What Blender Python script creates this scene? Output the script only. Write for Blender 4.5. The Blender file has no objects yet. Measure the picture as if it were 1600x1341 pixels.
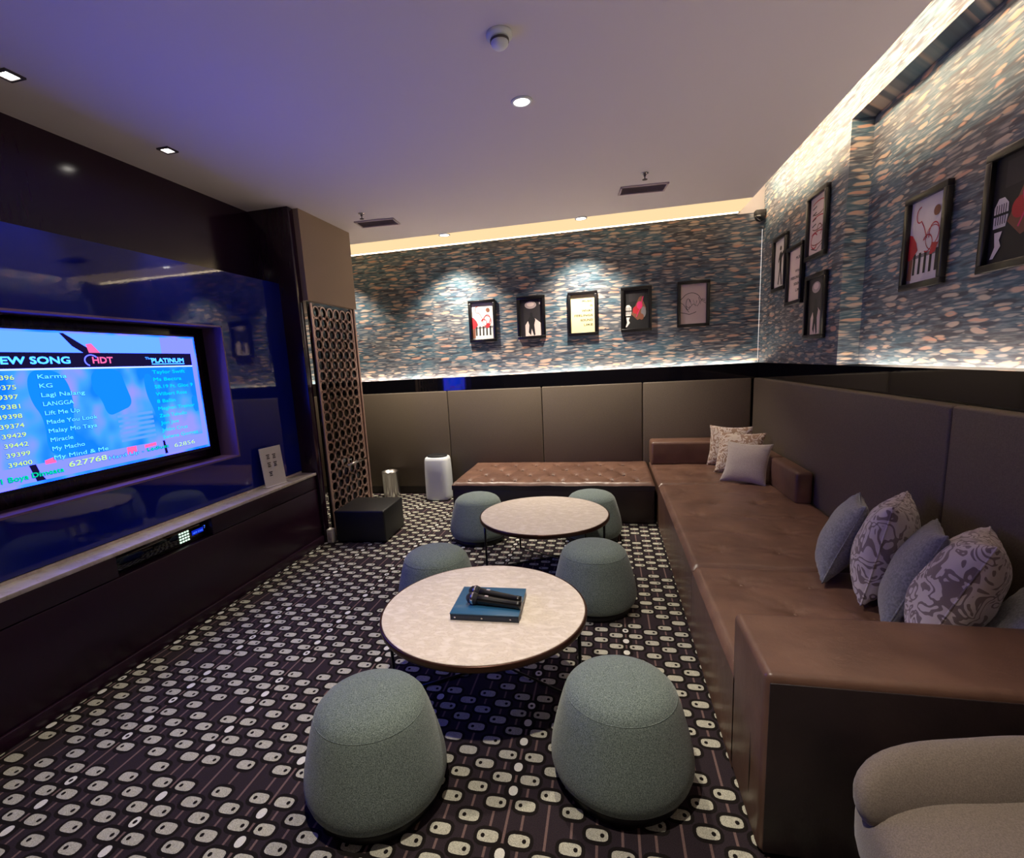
import bpy, bmesh, math, random
from mathutils import Vector, Matrix, Euler, noise
sc = bpy.context.scene
C = sc.collection
R = math.radians
PI = math.pi

# ------------------------------------------------------------------ camera
cam_d = bpy.data.cameras.new('camera')
cam = bpy.data.objects.new('camera', cam_d); C.objects.link(cam)
cam.location = (0, 0, 1.45)
_a, _b, _c = 0.230654624, -0.173714403, -0.0545542042
_Rz = Matrix.Rotation(_a, 3, 'Z'); _base = Matrix(((1, 0, 0), (0, 0, -1), (0, 1, 0)))
_Rx = Matrix.Rotation(_b, 3, 'X'); _Rr = Matrix.Rotation(_c, 3, 'Z')
cam.rotation_euler = (_Rz @ _base @ _Rx @ _Rr).to_euler()
cam_d.sensor_fit = 'HORIZONTAL'; cam_d.sensor_width = 36
cam_d.lens = 779.0 / 1600 * 36
cam_d.shift_x = (800 - 770.83) / 1600
cam_d.shift_y = (705.0 - 670.5) / 1600
cam_d.clip_start = 0.02
sc.camera = cam

# ------------------------------------------------------------------ view / world
sc.view_settings.view_transform = 'Standard'
sc.view_settings.look = 'None'
sc.view_settings.exposure = 0.12
sc.view_settings.gamma = 1.0
sc.view_settings.use_curve_mapping = False
sc.cycles.use_denoising = True
sc.cycles.max_bounces = 8
sc.cycles.sample_clamp_indirect = 6.0
w = bpy.data.worlds.new('world'); sc.world = w; w.use_nodes = True
w.node_tree.nodes['Background'].inputs[0].default_value = (0.42, 0.5, 0.8, 1)
w.node_tree.nodes['Background'].inputs[1].default_value = 0.0
COVE_BACK = 12.0; COVE_RIGHT = 75.0; LEDGE_LED = 95.0; TV_GAIN = 2.0; TV_BLUE = 7.0
WARM = (1.0, 0.78, 0.5); SPOTC = (1.0, 0.88, 0.72)

# ------------------------------------------------------------------ materials
def rgb(r, g, b):
    f = lambda c: ((c / 255 + 0.055) / 1.055) ** 2.4 if c > 10 else c / 255 / 12.92
    return (f(r), f(g), f(b), 1)
def new_mat(name):
    m = bpy.data.materials.new(name); m.use_nodes = True
    nt = m.node_tree; b = nt.nodes['Principled BSDF']
    return m, nt, b
def N(nt, t, **k):
    n = nt.nodes.new(t)
    for a, v in k.items(): setattr(n, a, v)
    return n
def plain(name, col, rough=0.6, metal=0.0, spec=0.5, coat=0.0, bump=None, sheen=0.0):
    m, nt, b = new_mat(name)
    b.inputs['Base Color'].default_value = col
    b.inputs['Roughness'].default_value = rough
    b.inputs['Metallic'].default_value = metal
    b.inputs['Specular IOR Level'].default_value = spec
    b.inputs['Coat Weight'].default_value = coat
    b.inputs['Sheen Weight'].default_value = sheen
    tc = N(nt, 'ShaderNodeTexCoord'); nz = N(nt, 'ShaderNodeTexNoise')
    nz.inputs['Scale'].default_value = bump[0] if bump else 60
    nz.inputs['Detail'].default_value = 4
    nt.links.new(tc.outputs['Object'], nz.inputs['Vector'])
    bp = N(nt, 'ShaderNodeBump'); bp.inputs['Strength'].default_value = bump[1] if bump else 0.03
    bp.inputs['Distance'].default_value = bump[2] if bump else 0.002
    nt.links.new(nz.outputs['Fac'], bp.inputs['Height']); nt.links.new(bp.outputs['Normal'], b.inputs['Normal'])
    return m
def emit(name, col, s=1.0):
    m = bpy.data.materials.new(name); m.use_nodes = True; nt = m.node_tree
    nt.nodes.clear(); e = N(nt, 'ShaderNodeEmission'); o = N(nt, 'ShaderNodeOutputMaterial')
    e.inputs[0].default_value = col; e.inputs[1].default_value = s
    nt.links.new(e.outputs[0], o.inputs[0]); return m
def fabric(name, c1, c2, scale=260, rough=0.95, bump=0.35, sheen=0.25):
    m, nt, b = new_mat(name)
    tc = N(nt, 'ShaderNodeTexCoord'); nz = N(nt, 'ShaderNodeTexNoise'); nz.inputs['Scale'].default_value = scale
    nz.inputs['Detail'].default_value = 3
    nt.links.new(tc.outputs['Object'], nz.inputs['Vector'])
    cr = N(nt, 'ShaderNodeValToRGB'); cr.color_ramp.elements[0].position = 0.35; cr.color_ramp.elements[1].position = 0.68
    cr.color_ramp.elements[0].color = c1; cr.color_ramp.elements[1].color = c2
    nt.links.new(nz.outputs['Fac'], cr.inputs[0]); nt.links.new(cr.outputs[0], b.inputs['Base Color'])
    b.inputs['Roughness'].default_value = rough; b.inputs['Sheen Weight'].default_value = sheen
    b.inputs['Specular IOR Level'].default_value = 0.2
    bp = N(nt, 'ShaderNodeBump'); bp.inputs['Strength'].default_value = bump; bp.inputs['Distance'].default_value = 0.002
    nt.links.new(nz.outputs['Fac'], bp.inputs['Height']); nt.links.new(bp.outputs['Normal'], b.inputs['Normal'])
    return m
def wallpaper(name):
    """long orange and cream flecks on teal and slate ground; U runs along either wall, V is height"""
    m, nt, b = new_mat(name); L = nt.links.new
    g = N(nt, 'ShaderNodeNewGeometry'); sp = N(nt, 'ShaderNodeSeparateXYZ'); L(g.outputs['Position'], sp.inputs[0])
    ad = N(nt, 'ShaderNodeMath', operation='SUBTRACT'); L(sp.outputs['X'], ad.inputs[0]); L(sp.outputs['Y'], ad.inputs[1])
    cb = N(nt, 'ShaderNodeCombineXYZ'); L(ad.outputs[0], cb.inputs[0]); L(sp.outputs['Z'], cb.inputs[1])
    def noise_(sx, sy, scale, detail=3, dist=0.0, w=0.0):
        mp = N(nt, 'ShaderNodeMapping'); mp.inputs['Scale'].default_value = (sx, sy, 1); mp.inputs['Location'].default_value = (w, w, w)
        L(cb.outputs[0], mp.inputs[0]); n = N(nt, 'ShaderNodeTexNoise'); n.inputs['Scale'].default_value = scale
        n.inputs['Detail'].default_value = detail; n.inputs['Distortion'].default_value = dist; L(mp.outputs[0], n.inputs['Vector']); return n
    def ramp(src, stops):
        r = N(nt, 'ShaderNodeValToRGB'); L(src, r.inputs[0]); e = r.color_ramp.elements
        while len(e) < len(stops): e.new(0.5)
        for i, (p, c) in enumerate(stops): e[i].position = p; e[i].color = c
        return r
    def mix(f, a, bb):
        x = N(nt, 'ShaderNodeMix', data_type='RGBA'); L(f, x.inputs[0]); L(a, x.inputs[6]); L(bb, x.inputs[7]); return x.outputs[2]
    base = ramp(noise_(0.6, 1.6, 2.0, 3, 0.3).outputs[0], [(0.36, rgb(86, 82, 84)), (0.46, rgb(64, 84, 104)), (0.56, rgb(58, 104, 122)), (0.68, rgb(92, 90, 94))])
    fine = ramp(noise_(1.6, 16, 7, 4, 0.2, 3).outputs[0], [(0.36, rgb(52, 58, 70)), (0.50, rgb(86, 100, 112)), (0.64, rgb(140, 144, 146))])
    ff = N(nt, 'ShaderNodeValue'); ff.outputs[0].default_value = 0.5
    ground = mix(ff.outputs[0], base.outputs[0], fine.outputs[0])
    wn = noise_(1.0, 2.0, 6, 2, 0, 5)
    def flecks(cx, cz, w, r0, r1):
        """soft ellipses about cx wide and cz tall, jittered per cell"""
        mp = N(nt, 'ShaderNodeMapping'); mp.inputs['Scale'].default_value = (1 / cx, 1 / cz, 1); mp.inputs['Location'].default_value = (w, w * 1.7, 0)
        L(cb.outputs[0], mp.inputs[0])
        wv = N(nt, 'ShaderNodeVectorMath', operation='MULTIPLY_ADD'); L(wn.outputs['Color'], wv.inputs[0]); wv.inputs[1].default_value = (0.9, 1.1, 0); L(mp.outputs[0], wv.inputs[2])
        v = N(nt, 'ShaderNodeTexVoronoi', voronoi_dimensions='2D'); v.inputs['Scale'].default_value = 1; v.inputs['Randomness'].default_value = 0.95; L(wv.outputs[0], v.inputs['Vector'])
        sc_ = N(nt, 'ShaderNodeSeparateColor'); L(v.outputs['Color'], sc_.inputs[0])
        # radius varies per cell: subtract it from the distance
        ml = N(nt, 'ShaderNodeMath', operation='MULTIPLY_ADD'); L(sc_.outputs[0], ml.inputs[0]); ml.inputs[1].default_value = -0.27; L(v.outputs['Distance'], ml.inputs[2])
        r = N(nt, 'ShaderNodeValToRGB'); L(ml.outputs[0], r.inputs[0]); e = r.color_ramp.elements
        e[0].position = max(0.0, r0); e[0].color = (1, 1, 1, 1); e[1].position = r1; e[1].color = (0, 0, 0, 1)
        return r.outputs[0], sc_.outputs[1], ml.outputs[0]
    m1_, h1_, d1_ = flecks(0.185, 0.036, 0.0, 0.0, 0.11)
    m2_, h2_, d2_ = flecks(0.150, 0.020, 4.3, 0.0, 0.11)
    m3_, h3_, d3_ = flecks(0.34, 0.034, 9.1, 0.0, 0.22)
    dk = N(nt, 'ShaderNodeRGB'); dk.outputs[0].default_value = rgb(52, 50, 60)
    dkf = N(nt, 'ShaderNodeMath', operation='MULTIPLY'); L(m3_, dkf.inputs[0]); dkf.inputs[1].default_value = 0.75
    g2 = mix(dkf.outputs[0], ground, dk.outputs[0])
    hue = ramp(h1_, [(0.2, rgb(202, 172, 148)), (0.5, rgb(186, 176, 164)), (0.8, rgb(202, 156, 134))])
    mf = N(nt, 'ShaderNodeMath', operation='MULTIPLY'); L(m1_, mf.inputs[0]); mf.inputs[1].default_value = 0.88
    col = mix(mf.outputs[0], g2, hue.outputs[0])
    mf2 = N(nt, 'ShaderNodeMath', operation='MULTIPLY'); L(m2_, mf2.inputs[0]); mf2.inputs[1].default_value = 0.7
    c2 = N(nt, 'ShaderNodeRGB'); c2.outputs[0].default_value = rgb(164, 158, 152)
    col = mix(mf2.outputs[0], col, c2.outputs[0])
    fl = wn
    L(col, b.inputs['Base Color']); b.inputs['Roughness'].default_value = 0.5; b.inputs['Specular IOR Level'].default_value = 0.35
    bp = N(nt, 'ShaderNodeBump'); bp.inputs['Strength'].default_value = 0.25; bp.inputs['Distance'].default_value = 0.003
    L(fl.outputs[0], bp.inputs['Height']); L(bp.outputs[0], b.inputs['Normal'])
    return m
def damask(name, ground, motif):
    m, nt, b = new_mat(name); L = nt.links.new
    tc = N(nt, 'ShaderNodeTexCoord'); n = N(nt, 'ShaderNodeTexNoise'); n.inputs['Scale'].default_value = 12; n.inputs['Detail'].default_value = 0.6
    n.inputs['Distortion'].default_value = 1.9; L(tc.outputs['Object'], n.inputs['Vector'])
    mm = N(nt, 'ShaderNodeMath', operation='MULTIPLY'); mm.inputs[1].default_value = 26; L(n.outputs[0], mm.inputs[0])
    sn = N(nt, 'ShaderNodeMath', operation='SINE'); L(mm.outputs[0], sn.inputs[0])
    r = N(nt, 'ShaderNodeValToRGB'); L(sn.outputs[0], r.inputs[0]); r.color_ramp.elements[0].position = 0.15; r.color_ramp.elements[1].position = 0.35
    r.color_ramp.elements[0].color = ground; r.color_ramp.elements[1].color = motif
    L(r.outputs[0], b.inputs['Base Color']); b.inputs['Roughness'].default_value = 0.85; b.inputs['Sheen Weight'].default_value = 0.2
    nz = N(nt, 'ShaderNodeTexNoise'); nz.inputs['Scale'].default_value = 300; L(tc.outputs['Object'], nz.inputs['Vector'])
    bp = N(nt, 'ShaderNodeBump'); bp.inputs['Strength'].default_value = 0.3; bp.inputs['Distance'].default_value = 0.002
    L(nz.outputs[0], bp.inputs['Height']); L(bp.outputs[0], b.inputs['Normal'])
    return m
def leather(name, c1, c2, rough=0.38):
    m, nt, b = new_mat(name); L = nt.links.new
    tc = N(nt, 'ShaderNodeTexCoord'); n = N(nt, 'ShaderNodeTexNoise'); n.inputs['Scale'].default_value = 5; n.inputs['Detail'].default_value = 6
    L(tc.outputs['Object'], n.inputs['Vector']); r = N(nt, 'ShaderNodeValToRGB'); L(n.outputs[0], r.inputs[0])
    r.color_ramp.elements[0].position = 0.35; r.color_ramp.elements[1].position = 0.65
    r.color_ramp.elements[0].color = c1; r.color_ramp.elements[1].color = c2; L(r.outputs[0], b.inputs['Base Color'])
    b.inputs['Roughness'].default_value = rough
    v = N(nt, 'ShaderNodeTexVoronoi'); v.inputs['Scale'].default_value = 170; L(tc.outputs['Object'], v.inputs['Vector'])
    n2 = N(nt, 'ShaderNodeTexNoise'); n2.inputs['Scale'].default_value = 14; n2.inputs['Detail'].default_value = 4; L(tc.outputs['Object'], n2.inputs['Vector'])
    b1 = N(nt, 'ShaderNodeBump'); b1.inputs['Strength'].default_value = 0.15; b1.inputs['Distance'].default_value = 0.001; L(v.outputs[0], b1.inputs['Height'])
    b2 = N(nt, 'ShaderNodeBump'); b2.inputs['Strength'].default_value = 0.35; b2.inputs['Distance'].default_value = 0.006
    L(n2.outputs[0], b2.inputs['Height']); L(b1.outputs[0], b2.inputs['Normal']); L(b2.outputs[0], b.inputs['Normal'])
    return m
def marble(name, sc_=7):
    m, nt, b = new_mat(name); L = nt.links.new
    tc = N(nt, 'ShaderNodeTexCoord'); n = N(nt, 'ShaderNodeTexNoise'); n.inputs['Scale'].default_value = sc_; n.inputs['Detail'].default_value = 8
    n.inputs['Distortion'].default_value = 0.5; mp = N(nt, 'ShaderNodeMapping'); mp.inputs['Scale'].default_value = (1, 1.8, 1)
    L(tc.outputs['Object'], mp.inputs[0]); L(mp.outputs[0], n.inputs['Vector'])
    r = N(nt, 'ShaderNodeValToRGB'); L(n.outputs[0], r.inputs[0]); e = r.color_ramp.elements
    e[0].position = 0.30; e[0].color = rgb(202, 190, 178); e[1].position = 0.70; e[1].color = rgb(226, 216, 206)
    x = e.new(0.47); x.color = rgb(216, 205, 192); x = e.new(0.5); x.color = rgb(204, 190, 176); x = e.new(0.53); x.color = rgb(217, 206, 194)
    L(r.outputs[0], b.inputs['Base Color']); b.inputs['Roughness'].default_value = 0.22
    return m
def glass_pane(name, tint, gloss=0.12):
    m = bpy.data.materials.new(name); m.use_nodes = True; nt = m.node_tree; nt.nodes.clear(); L = nt.links.new
    t = N(nt, 'ShaderNodeBsdfTransparent'); t.inputs[0].default_value = tint
    g = N(nt, 'ShaderNodeBsdfGlossy'); g.inputs['Roughness'].default_value = 0.03
    x = N(nt, 'ShaderNodeMixShader'); fr = N(nt, 'ShaderNodeFresnel'); fr.inputs[0].default_value = 1.5
    L(fr.outputs[0], x.inputs[0]); L(t.outputs[0], x.inputs[1]); L(g.outputs[0], x.inputs[2])
    o = N(nt, 'ShaderNodeOutputMaterial'); L(x.outputs[0], o.inputs[0]); return m
def wood(name, c1, c2, rough=0.3, spec=0.5):
    m, nt, b = new_mat(name); L = nt.links.new
    tc = N(nt, 'ShaderNodeTexCoord'); mp = N(nt, 'ShaderNodeMapping'); mp.inputs['Scale'].default_value = (14, 14, 1.5); L(tc.outputs['Object'], mp.inputs[0])
    n = N(nt, 'ShaderNodeTexNoise'); n.inputs['Scale'].default_value = 3; n.inputs['Detail'].default_value = 5; L(mp.outputs[0], n.inputs['Vector'])
    r = N(nt, 'ShaderNodeValToRGB'); L(n.outputs[0], r.inputs[0]); r.color_ramp.elements[0].color = c1; r.color_ramp.elements[1].color = c2
    L(r.outputs[0], b.inputs['Base Color']); b.inputs['Roughness'].default_value = rough; b.inputs['Specular IOR Level'].default_value = spec
    return m

M = {}
M['ceiling'] = plain('ceiling_paint', rgb(226, 220, 222), 0.9, bump=(40, 0.05, 0.002))
M['paper'] = wallpaper('fleck_wallpaper')
M['panel'] = fabric('panel_vinyl', rgb(98, 88, 76), rgb(112, 101, 88), 180, 0.5, 0.15, 0.0)
M['blackglass'] = plain('black_glass', (0.004, 0.004, 0.006, 1), 0.04, spec=0.7)
M['glowglass'] = plain('dark_glass_tv_glow', (0.004, 0.010, 0.20, 1), 0.03, spec=0.6)  # dark glass with the blue TV flare put into its base colour
M['plum'] = wood('plum_wood', rgb(34, 13, 32), rgb(48, 18, 42), 0.34)
M['plumgloss'] = wood('plum_wood_gloss', rgb(34, 14, 34), rgb(44, 20, 42), 0.14)
M['beige'] = plain('taupe_paint', rgb(150, 130, 112), 0.7)
M['stone'] = marble('ledge_stone')
M['black'] = plain('black_matte', rgb(16, 16, 18), 0.5)
M['blacksat'] = plain('black_satin', rgb(14, 13, 14), 0.28)
M['skirt'] = wood('skirting', rgb(34, 24, 20), rgb(46, 32, 26), 0.4)
M['carpet'] = fabric('carpet_plum', rgb(36, 29, 35), rgb(56, 46, 52), 420, 1.0, 0.5, 0.0)
M['carpet_dark'] = fabric('carpet_black_brown', rgb(20, 16, 16), rgb(30, 25, 24), 420, 1.0, 0.5, 0.0)
M['carpet_pale'] = fabric('carpet_pale', rgb(148, 147, 134), rgb(206, 204, 188), 420, 1.0, 0.5, 0.0)
M['carpet_white'] = fabric('carpet_white', rgb(205, 204, 196), rgb(228, 228, 220), 420, 1.0, 0.5, 0.0)
M['carpet_line'] = fabric('carpet_mauve_line', rgb(100, 80, 80), rgb(122, 100, 96), 420, 1.0, 0.5, 0.0)
M['stool'] = fabric('grey_green_wool', rgb(74, 86, 84), rgb(136, 150, 144), 330, 0.95, 0.5, 0.2)
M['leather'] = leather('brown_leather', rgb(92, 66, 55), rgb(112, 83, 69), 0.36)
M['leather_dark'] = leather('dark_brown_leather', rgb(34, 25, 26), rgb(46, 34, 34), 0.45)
M['tableM'] = marble('table_marble', 22)
M['rim'] = plain('bronze_rim', rgb(70, 44, 34), 0.3, metal=0.6)
M['chrome'] = plain('chrome', (0.75, 0.75, 0.75, 1), 0.12, metal=1.0)
M['steel'] = plain('brushed_steel', (0.62, 0.60, 0.58, 1), 0.28, metal=1.0)
M['champagne'] = plain('champagne_metal', rgb(204, 170, 156), 0.32, metal=0.6)
M['white'] = plain('white_plastic', rgb(226, 232, 236), 0.35)
M['whitewarm'] = plain('off_white', rgb(220, 214, 206), 0.6)
M['led'] = emit('warm_led', (*WARM, 1), COVE_BACK)
M['led_r'] = emit('warm_led_side', (*WARM, 1), COVE_RIGHT)
M['led_low'] = emit('ledge_led', (1.0, 0.80, 0.62, 1), LEDGE_LED)
M['lamp'] = emit('lamp_glow', (1.0, 0.93, 0.84, 1), 14)
M['pillow_grey'] = fabric('grey_chenille', rgb(104, 106, 116), rgb(134, 136, 146), 120, 0.9, 0.5, 0.3)
M['pillow_taupe'] = fabric('taupe_grey_cloth', rgb(168, 158, 150), rgb(188, 178, 170), 200, 0.9, 0.4, 0.3)
M['damask'] = damask('scroll_damask', rgb(200, 190, 192), rgb(124, 110, 112))
M['damask2'] = damask('scroll_damask_warm', rgb(198, 184, 170), rgb(146, 118, 98))
M['chairfab'] = fabric('taupe_chair_wool', rgb(108, 98, 90), rgb(132, 121, 111), 380, 0.95, 0.35, 0.2)
M['bluecase'] = plain('blue_vinyl', rgb(42, 92, 128), 0.3, coat=0.2)
M['bluedark'] = plain('dark_blue_side', rgb(16, 30, 52), 0.35)
M['pane'] = glass_pane('clear_pane', (0.95, 0.92, 0.90, 1))
M['pane2'] = glass_pane('picture_glass', (0.97, 0.97, 0.97, 1))
M['seam'] = plain('seam_dark', rgb(22, 18, 18), 0.8)
M['ventm'] = plain('vent_grey', rgb(190, 176, 180), 0.6)
M['darkgrey'] = plain('dark_grey', rgb(72, 64, 66), 0.6)
M['ventd'] = plain('vent_dark', rgb(150, 138, 142), 0.7)

# ------------------------------------------------------------------ mesh helpers
class MB:
    def __init__(s): s.v = []; s.f = []; s.mi = []; s.sm = []
    def add(s, vs, fs, mi=0, smooth=False):
        o = len(s.v); s.v += [tuple(p) for p in vs]
        for f in fs: s.f.append([o + i for i in f]); s.mi.append(mi); s.sm.append(smooth)
        return s
    def box(s, x0, x1, y0, y1, z0, z1, mi=0, bev=0.0, seg=2):
        if bev > 0:
            bm = bmesh.new(); bmesh.ops.create_cube(bm, size=1)
            for p in bm.verts: p.co = Vector((x0 if p.co.x < 0 else x1, y0 if p.co.y < 0 else y1, z0 if p.co.z < 0 else z1))
            bmesh.ops.bevel(bm, geom=list(bm.edges), offset=bev, segments=seg, profile=0.5, affect='EDGES')
            bm.verts.ensure_lookup_table()
            s.add([p.co[:] for p in bm.verts], [[q.index for q in f.verts] for f in bm.faces], mi, True); bm.free(); return s
        v = [(x0, y0, z0), (x1, y0, z0), (x1, y1, z0), (x0, y1, z0), (x0, y0, z1), (x1, y0, z1), (x1, y1, z1), (x0, y1, z1)]
        return s.add(v, [(0, 3, 2, 1), (4, 5, 6, 7), (0, 1, 5, 4), (1, 2, 6, 5), (2, 3, 7, 6), (3, 0, 4, 7)], mi)
    def lathe(s, prof, c=(0, 0, 0), n=48, mi=0, smooth=True, sx=1, sy=1):
        vs = []; fs = []
        for r, z in prof:
            for i in range(n):
                t = 2 * PI * i / n; vs.append((c[0] + r * math.cos(t) * sx, c[1] + r * math.sin(t) * sy, c[2] + z))
        for k in range(len(prof) - 1):
            for i in range(n):
                j = (i + 1) % n; fs.append((k * n + i, k * n + j, (k + 1) * n + j, (k + 1) * n + i))
        if prof[0][0] > 0: fs.append(tuple(range(n))[::-1])
        if prof[-1][0] > 0: fs.append(tuple((len(prof) - 1) * n + i for i in range(n)))
        return s.add(vs, fs, mi, smooth)
    def tube(s, pts, r, n=8, mi=0, closed=False, caps=True):
        pts = [Vector(p) for p in pts]; vs = []; fs = []; m = len(pts)
        rr = r if isinstance(r, (list, tuple)) else [r] * m
        up = None
        for k in range(m):
            a = pts[(k - 1) % m] if (closed or k > 0) else pts[0]; b = pts[(k + 1) % m] if (closed or k < m - 1) else pts[-1]
            d = (b - a).normalized()
            if up is None: up = Vector((0, 0, 1)) if abs(d.z) < 0.9 else Vector((1, 0, 0))
            sd = d.cross(up).normalized(); up = sd.cross(d).normalized()
            for i in range(n):
                t = 2 * PI * i / n; vs.append(pts[k] + (sd * math.cos(t) + up * math.sin(t)) * rr[k])
        for k in range(m if closed else m - 1):
            for i in range(n):
                j = (i + 1) % n; k2 = (k + 1) % m; fs.append((k * n + i, k * n + j, k2 * n + j, k2 * n + i))
        if caps and not closed: fs.append(tuple(range(n))[::-1]); fs.append(tuple((m - 1) * n + i for i in range(n)))
        return s.add(vs, fs, mi, True)
    def poly(s, pts, mi=0): return s.add(pts, [tuple(range(len(pts)))], mi)
    def build(s, name, mats, parent=None, wn=False):
        me = bpy.data.meshes.new(name); me.from_pydata(s.v, [], s.f)
        for m in (mats if isinstance(mats, (list, tuple)) else [mats]): me.materials.append(m)
        for p, a, b in zip(me.polygons, s.mi, s.sm): p.material_index = a; p.use_smooth = b
        me.validate(); me.update()
        bm = bmesh.new(); bm.from_mesh(me); bmesh.ops.recalc_face_normals(bm, faces=bm.faces); bm.to_mesh(me); bm.free()
        o = bpy.data.objects.new(name, me); C.objects.link(o)
        if parent: o.parent = parent
        return o
def raw_build(s, name, mats, parent=None):          # keeps the face winding as given
    me = bpy.data.meshes.new(name); me.from_pydata(s.v, [], s.f)
    for m in mats: me.materials.append(m)
    for p, a, b in zip(me.polygons, s.mi, s.sm): p.material_index = a; p.use_smooth = b
    me.update(); o = bpy.data.objects.new(name, me); C.objects.link(o)
    if parent: o.parent = parent
    return o
def empty(name, loc=(0, 0, 0), rz=0.0):
    o = bpy.data.objects.new(name, None); C.objects.link(o); o.location = loc; o.rotation_euler = (0, 0, rz); o.empty_display_size = 0.1; return o
def tag(o, label, cat, group=None, kind=None):
    o['label'] = label; o['category'] = cat
    if group: o['group'] = group
    if kind: o['kind'] = kind
    return o
def struct(o, label=None, cat=None):
    o['kind'] = 'structure'
    if label: o['label'] = label
    if cat: o['category'] = cat
    return o
def copy_tree(o, parent=None):
    c = o.copy(); C.objects.link(c); c.parent = parent
    for ch in list(o.children): copy_tree(ch, c)
    return c
_txt = {}
def text_geo(t):
    """glyph outlines as flat faces, unit height, origin bottom left"""
    if t in _txt: return _txt[t]
    cu = bpy.data.curves.new('t', 'FONT'); cu.body = t; cu.size = 1; cu.resolution_u = 3
    ob = bpy.data.objects.new('t', cu); C.objects.link(ob); dg = bpy.context.evaluated_depsgraph_get(); dg.update()
    me = ob.evaluated_get(dg).to_mesh(); vs = [(p.co.x, p.co.y) for p in me.vertices]; fs = [tuple(p.vertices) for p in me.polygons]
    ob.evaluated_get(dg).to_mesh_clear(); bpy.data.objects.remove(ob); bpy.data.curves.remove(cu)
    x0 = min(v[0] for v in vs); x1 = max(v[0] for v in vs)
    _txt[t] = ([(x - x0, y) for x, y in vs], fs, x1 - x0); return _txt[t]
def put_text(mb, t, x, z, width, height, y, mi, align='l', bold=0.0):
    vs, fs, w_ = text_geo(t); k = width / w_ if width else height
    kz = height if height else k
    if not width: width = w_ * k
    ox = x - (width if align == 'r' else width / 2 if align == 'c' else 0)
    offs = [(0, 0)] if not bold else [(0, 0), (bold, 0), (0, bold), (bold, bold)]
    for i, (dx, dz) in enumerate(offs):
        mb.add([(ox + p[0] * k + dx, y - i * 0.00002, z + p[1] * kz * 1.35 + dz) for p in vs], [f[::-1] if False else f for f in fs], mi)

# ------------------------------------------------------------------ room shell
HC = 2.735
XC = 1.24             # edge of the dropped ceiling on the sofa side
b = MB(); b.box(-3.75, XC, -1.7, 5.62, HC, HC + 0.05)
struct(b.build('ceiling', M['ceiling']))
b = MB(); b.box(XC - 0.25, 1.75, -1.7, 5.62, 3.04, 3.09)
struct(b.build('ceiling_cove_top', M['ceiling']))
b = MB(); b.box(XC - 0.15, XC - 0.11, -1.7, 5.62, HC + 0.05, 3.04)
struct(b.build('trim_1', M['ceiling']))

# carpet: plum ground with rows of pale rounded pills, each ringed dark with a dark eye
def carpet():
    mb = MB(); mb.add([(-3.75, -1.7, 0), (1.75, -1.7, 0), (1.75, 5.62, 0), (-3.75, 5.62, 0)], [(0, 1, 2, 3)], 0)
    PX, PY = 0.410, 0.3320
    X0, Y0 = -1.565, 1.012
    rnd = random.Random(5)
    def rr(cx, cy, hx, hy, z, mi, e=2.8, n=16, sk=0.0):
        vs = []
        for i in range(n):
            t = 2 * PI * i / n; c, s_ = math.cos(t), math.sin(t)
            vs.append((cx + hx * math.copysign(abs(c) ** (2 / e), c), cy + hy * math.copysign(abs(s_) ** (2 / e), s_), z))
        mb.add(vs, [tuple(range(n))], mi)
    cols = [(0.05, 0), (0.129, 1), (0.206, 0), (0.284, 2), (0.361, 0)]
    for ix in range(-6, 9):
        for dx, _k in [(0.0, 9)] + cols:
            x = X0 + ix * PX + dx
            if -3.7 < x < 1.5: mb.add([(x - 0.004, -1.6, 0.0004), (x + 0.004, -1.6, 0.0004), (x + 0.004, 5.5, 0.0004), (x - 0.004, 5.5, 0.0004)], [(0, 1, 2, 3)], 4)
        for iy in range(-7, 15):
            yb = Y0 + iy * PY
            for dx, k in cols:
                x = X0 + ix * PX + dx
                if not (-3.7 < x < 1.5): continue
                ys = [0.051, 0.155, 0.259] if k == 0 else [0.103, 0.205, 0.320]
                for q, dy in enumerate(ys):
                    if k == 1 and q == 2 and iy % 2 == 0: continue
                    if k == 2 and q == 2 and (iy + ix) % 5 == 0: continue
                    y = yb + dy
                    if not (-0.9 < y < 5.4): continue
                    z = 0.0006 + 0.00004 * ((ix * 3 + q) % 3)
                    rr(x, y, 0.0455, 0.0345, z, 1, 2.6)
                    rr(x, y, 0.0340, 0.0208, z + 0.0005, 2, 3.2)
                    sx = 1 if (ix + q + iy) % 2 else -1
                    if rnd.random() < 0.93: rr(x + sx * 0.016, y, 0.0068, 0.0078, z + 0.0008, 1, 2.0, 10)
            x = X0 + ix * PX
            if not (-3.7 < x < 1.5): continue
            for q, dy in enumerate([0.0, 0.104, 0.207]):
                if q == 0 and iy % 2: continue
                y = yb + dy
                if not (-0.9 < y < 5.4): continue
                rr(x, y, 0.032, 0.036, 0.0008, 1, 2.2); rr(x, y, 0.0155, 0.0200, 0.0013, 3, 2.2)
                if (q + ix + iy) % 3 == 1: rr(x, y, 0.007, 0.008, 0.0016, 1, 2.0, 10)
    return mb
fl = raw_build(carpet(), 'floor', [M['carpet'], M['carpet_dark'], M['carpet_pale'], M['carpet_white'], M['carpet_line']])
struct(fl)

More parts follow.
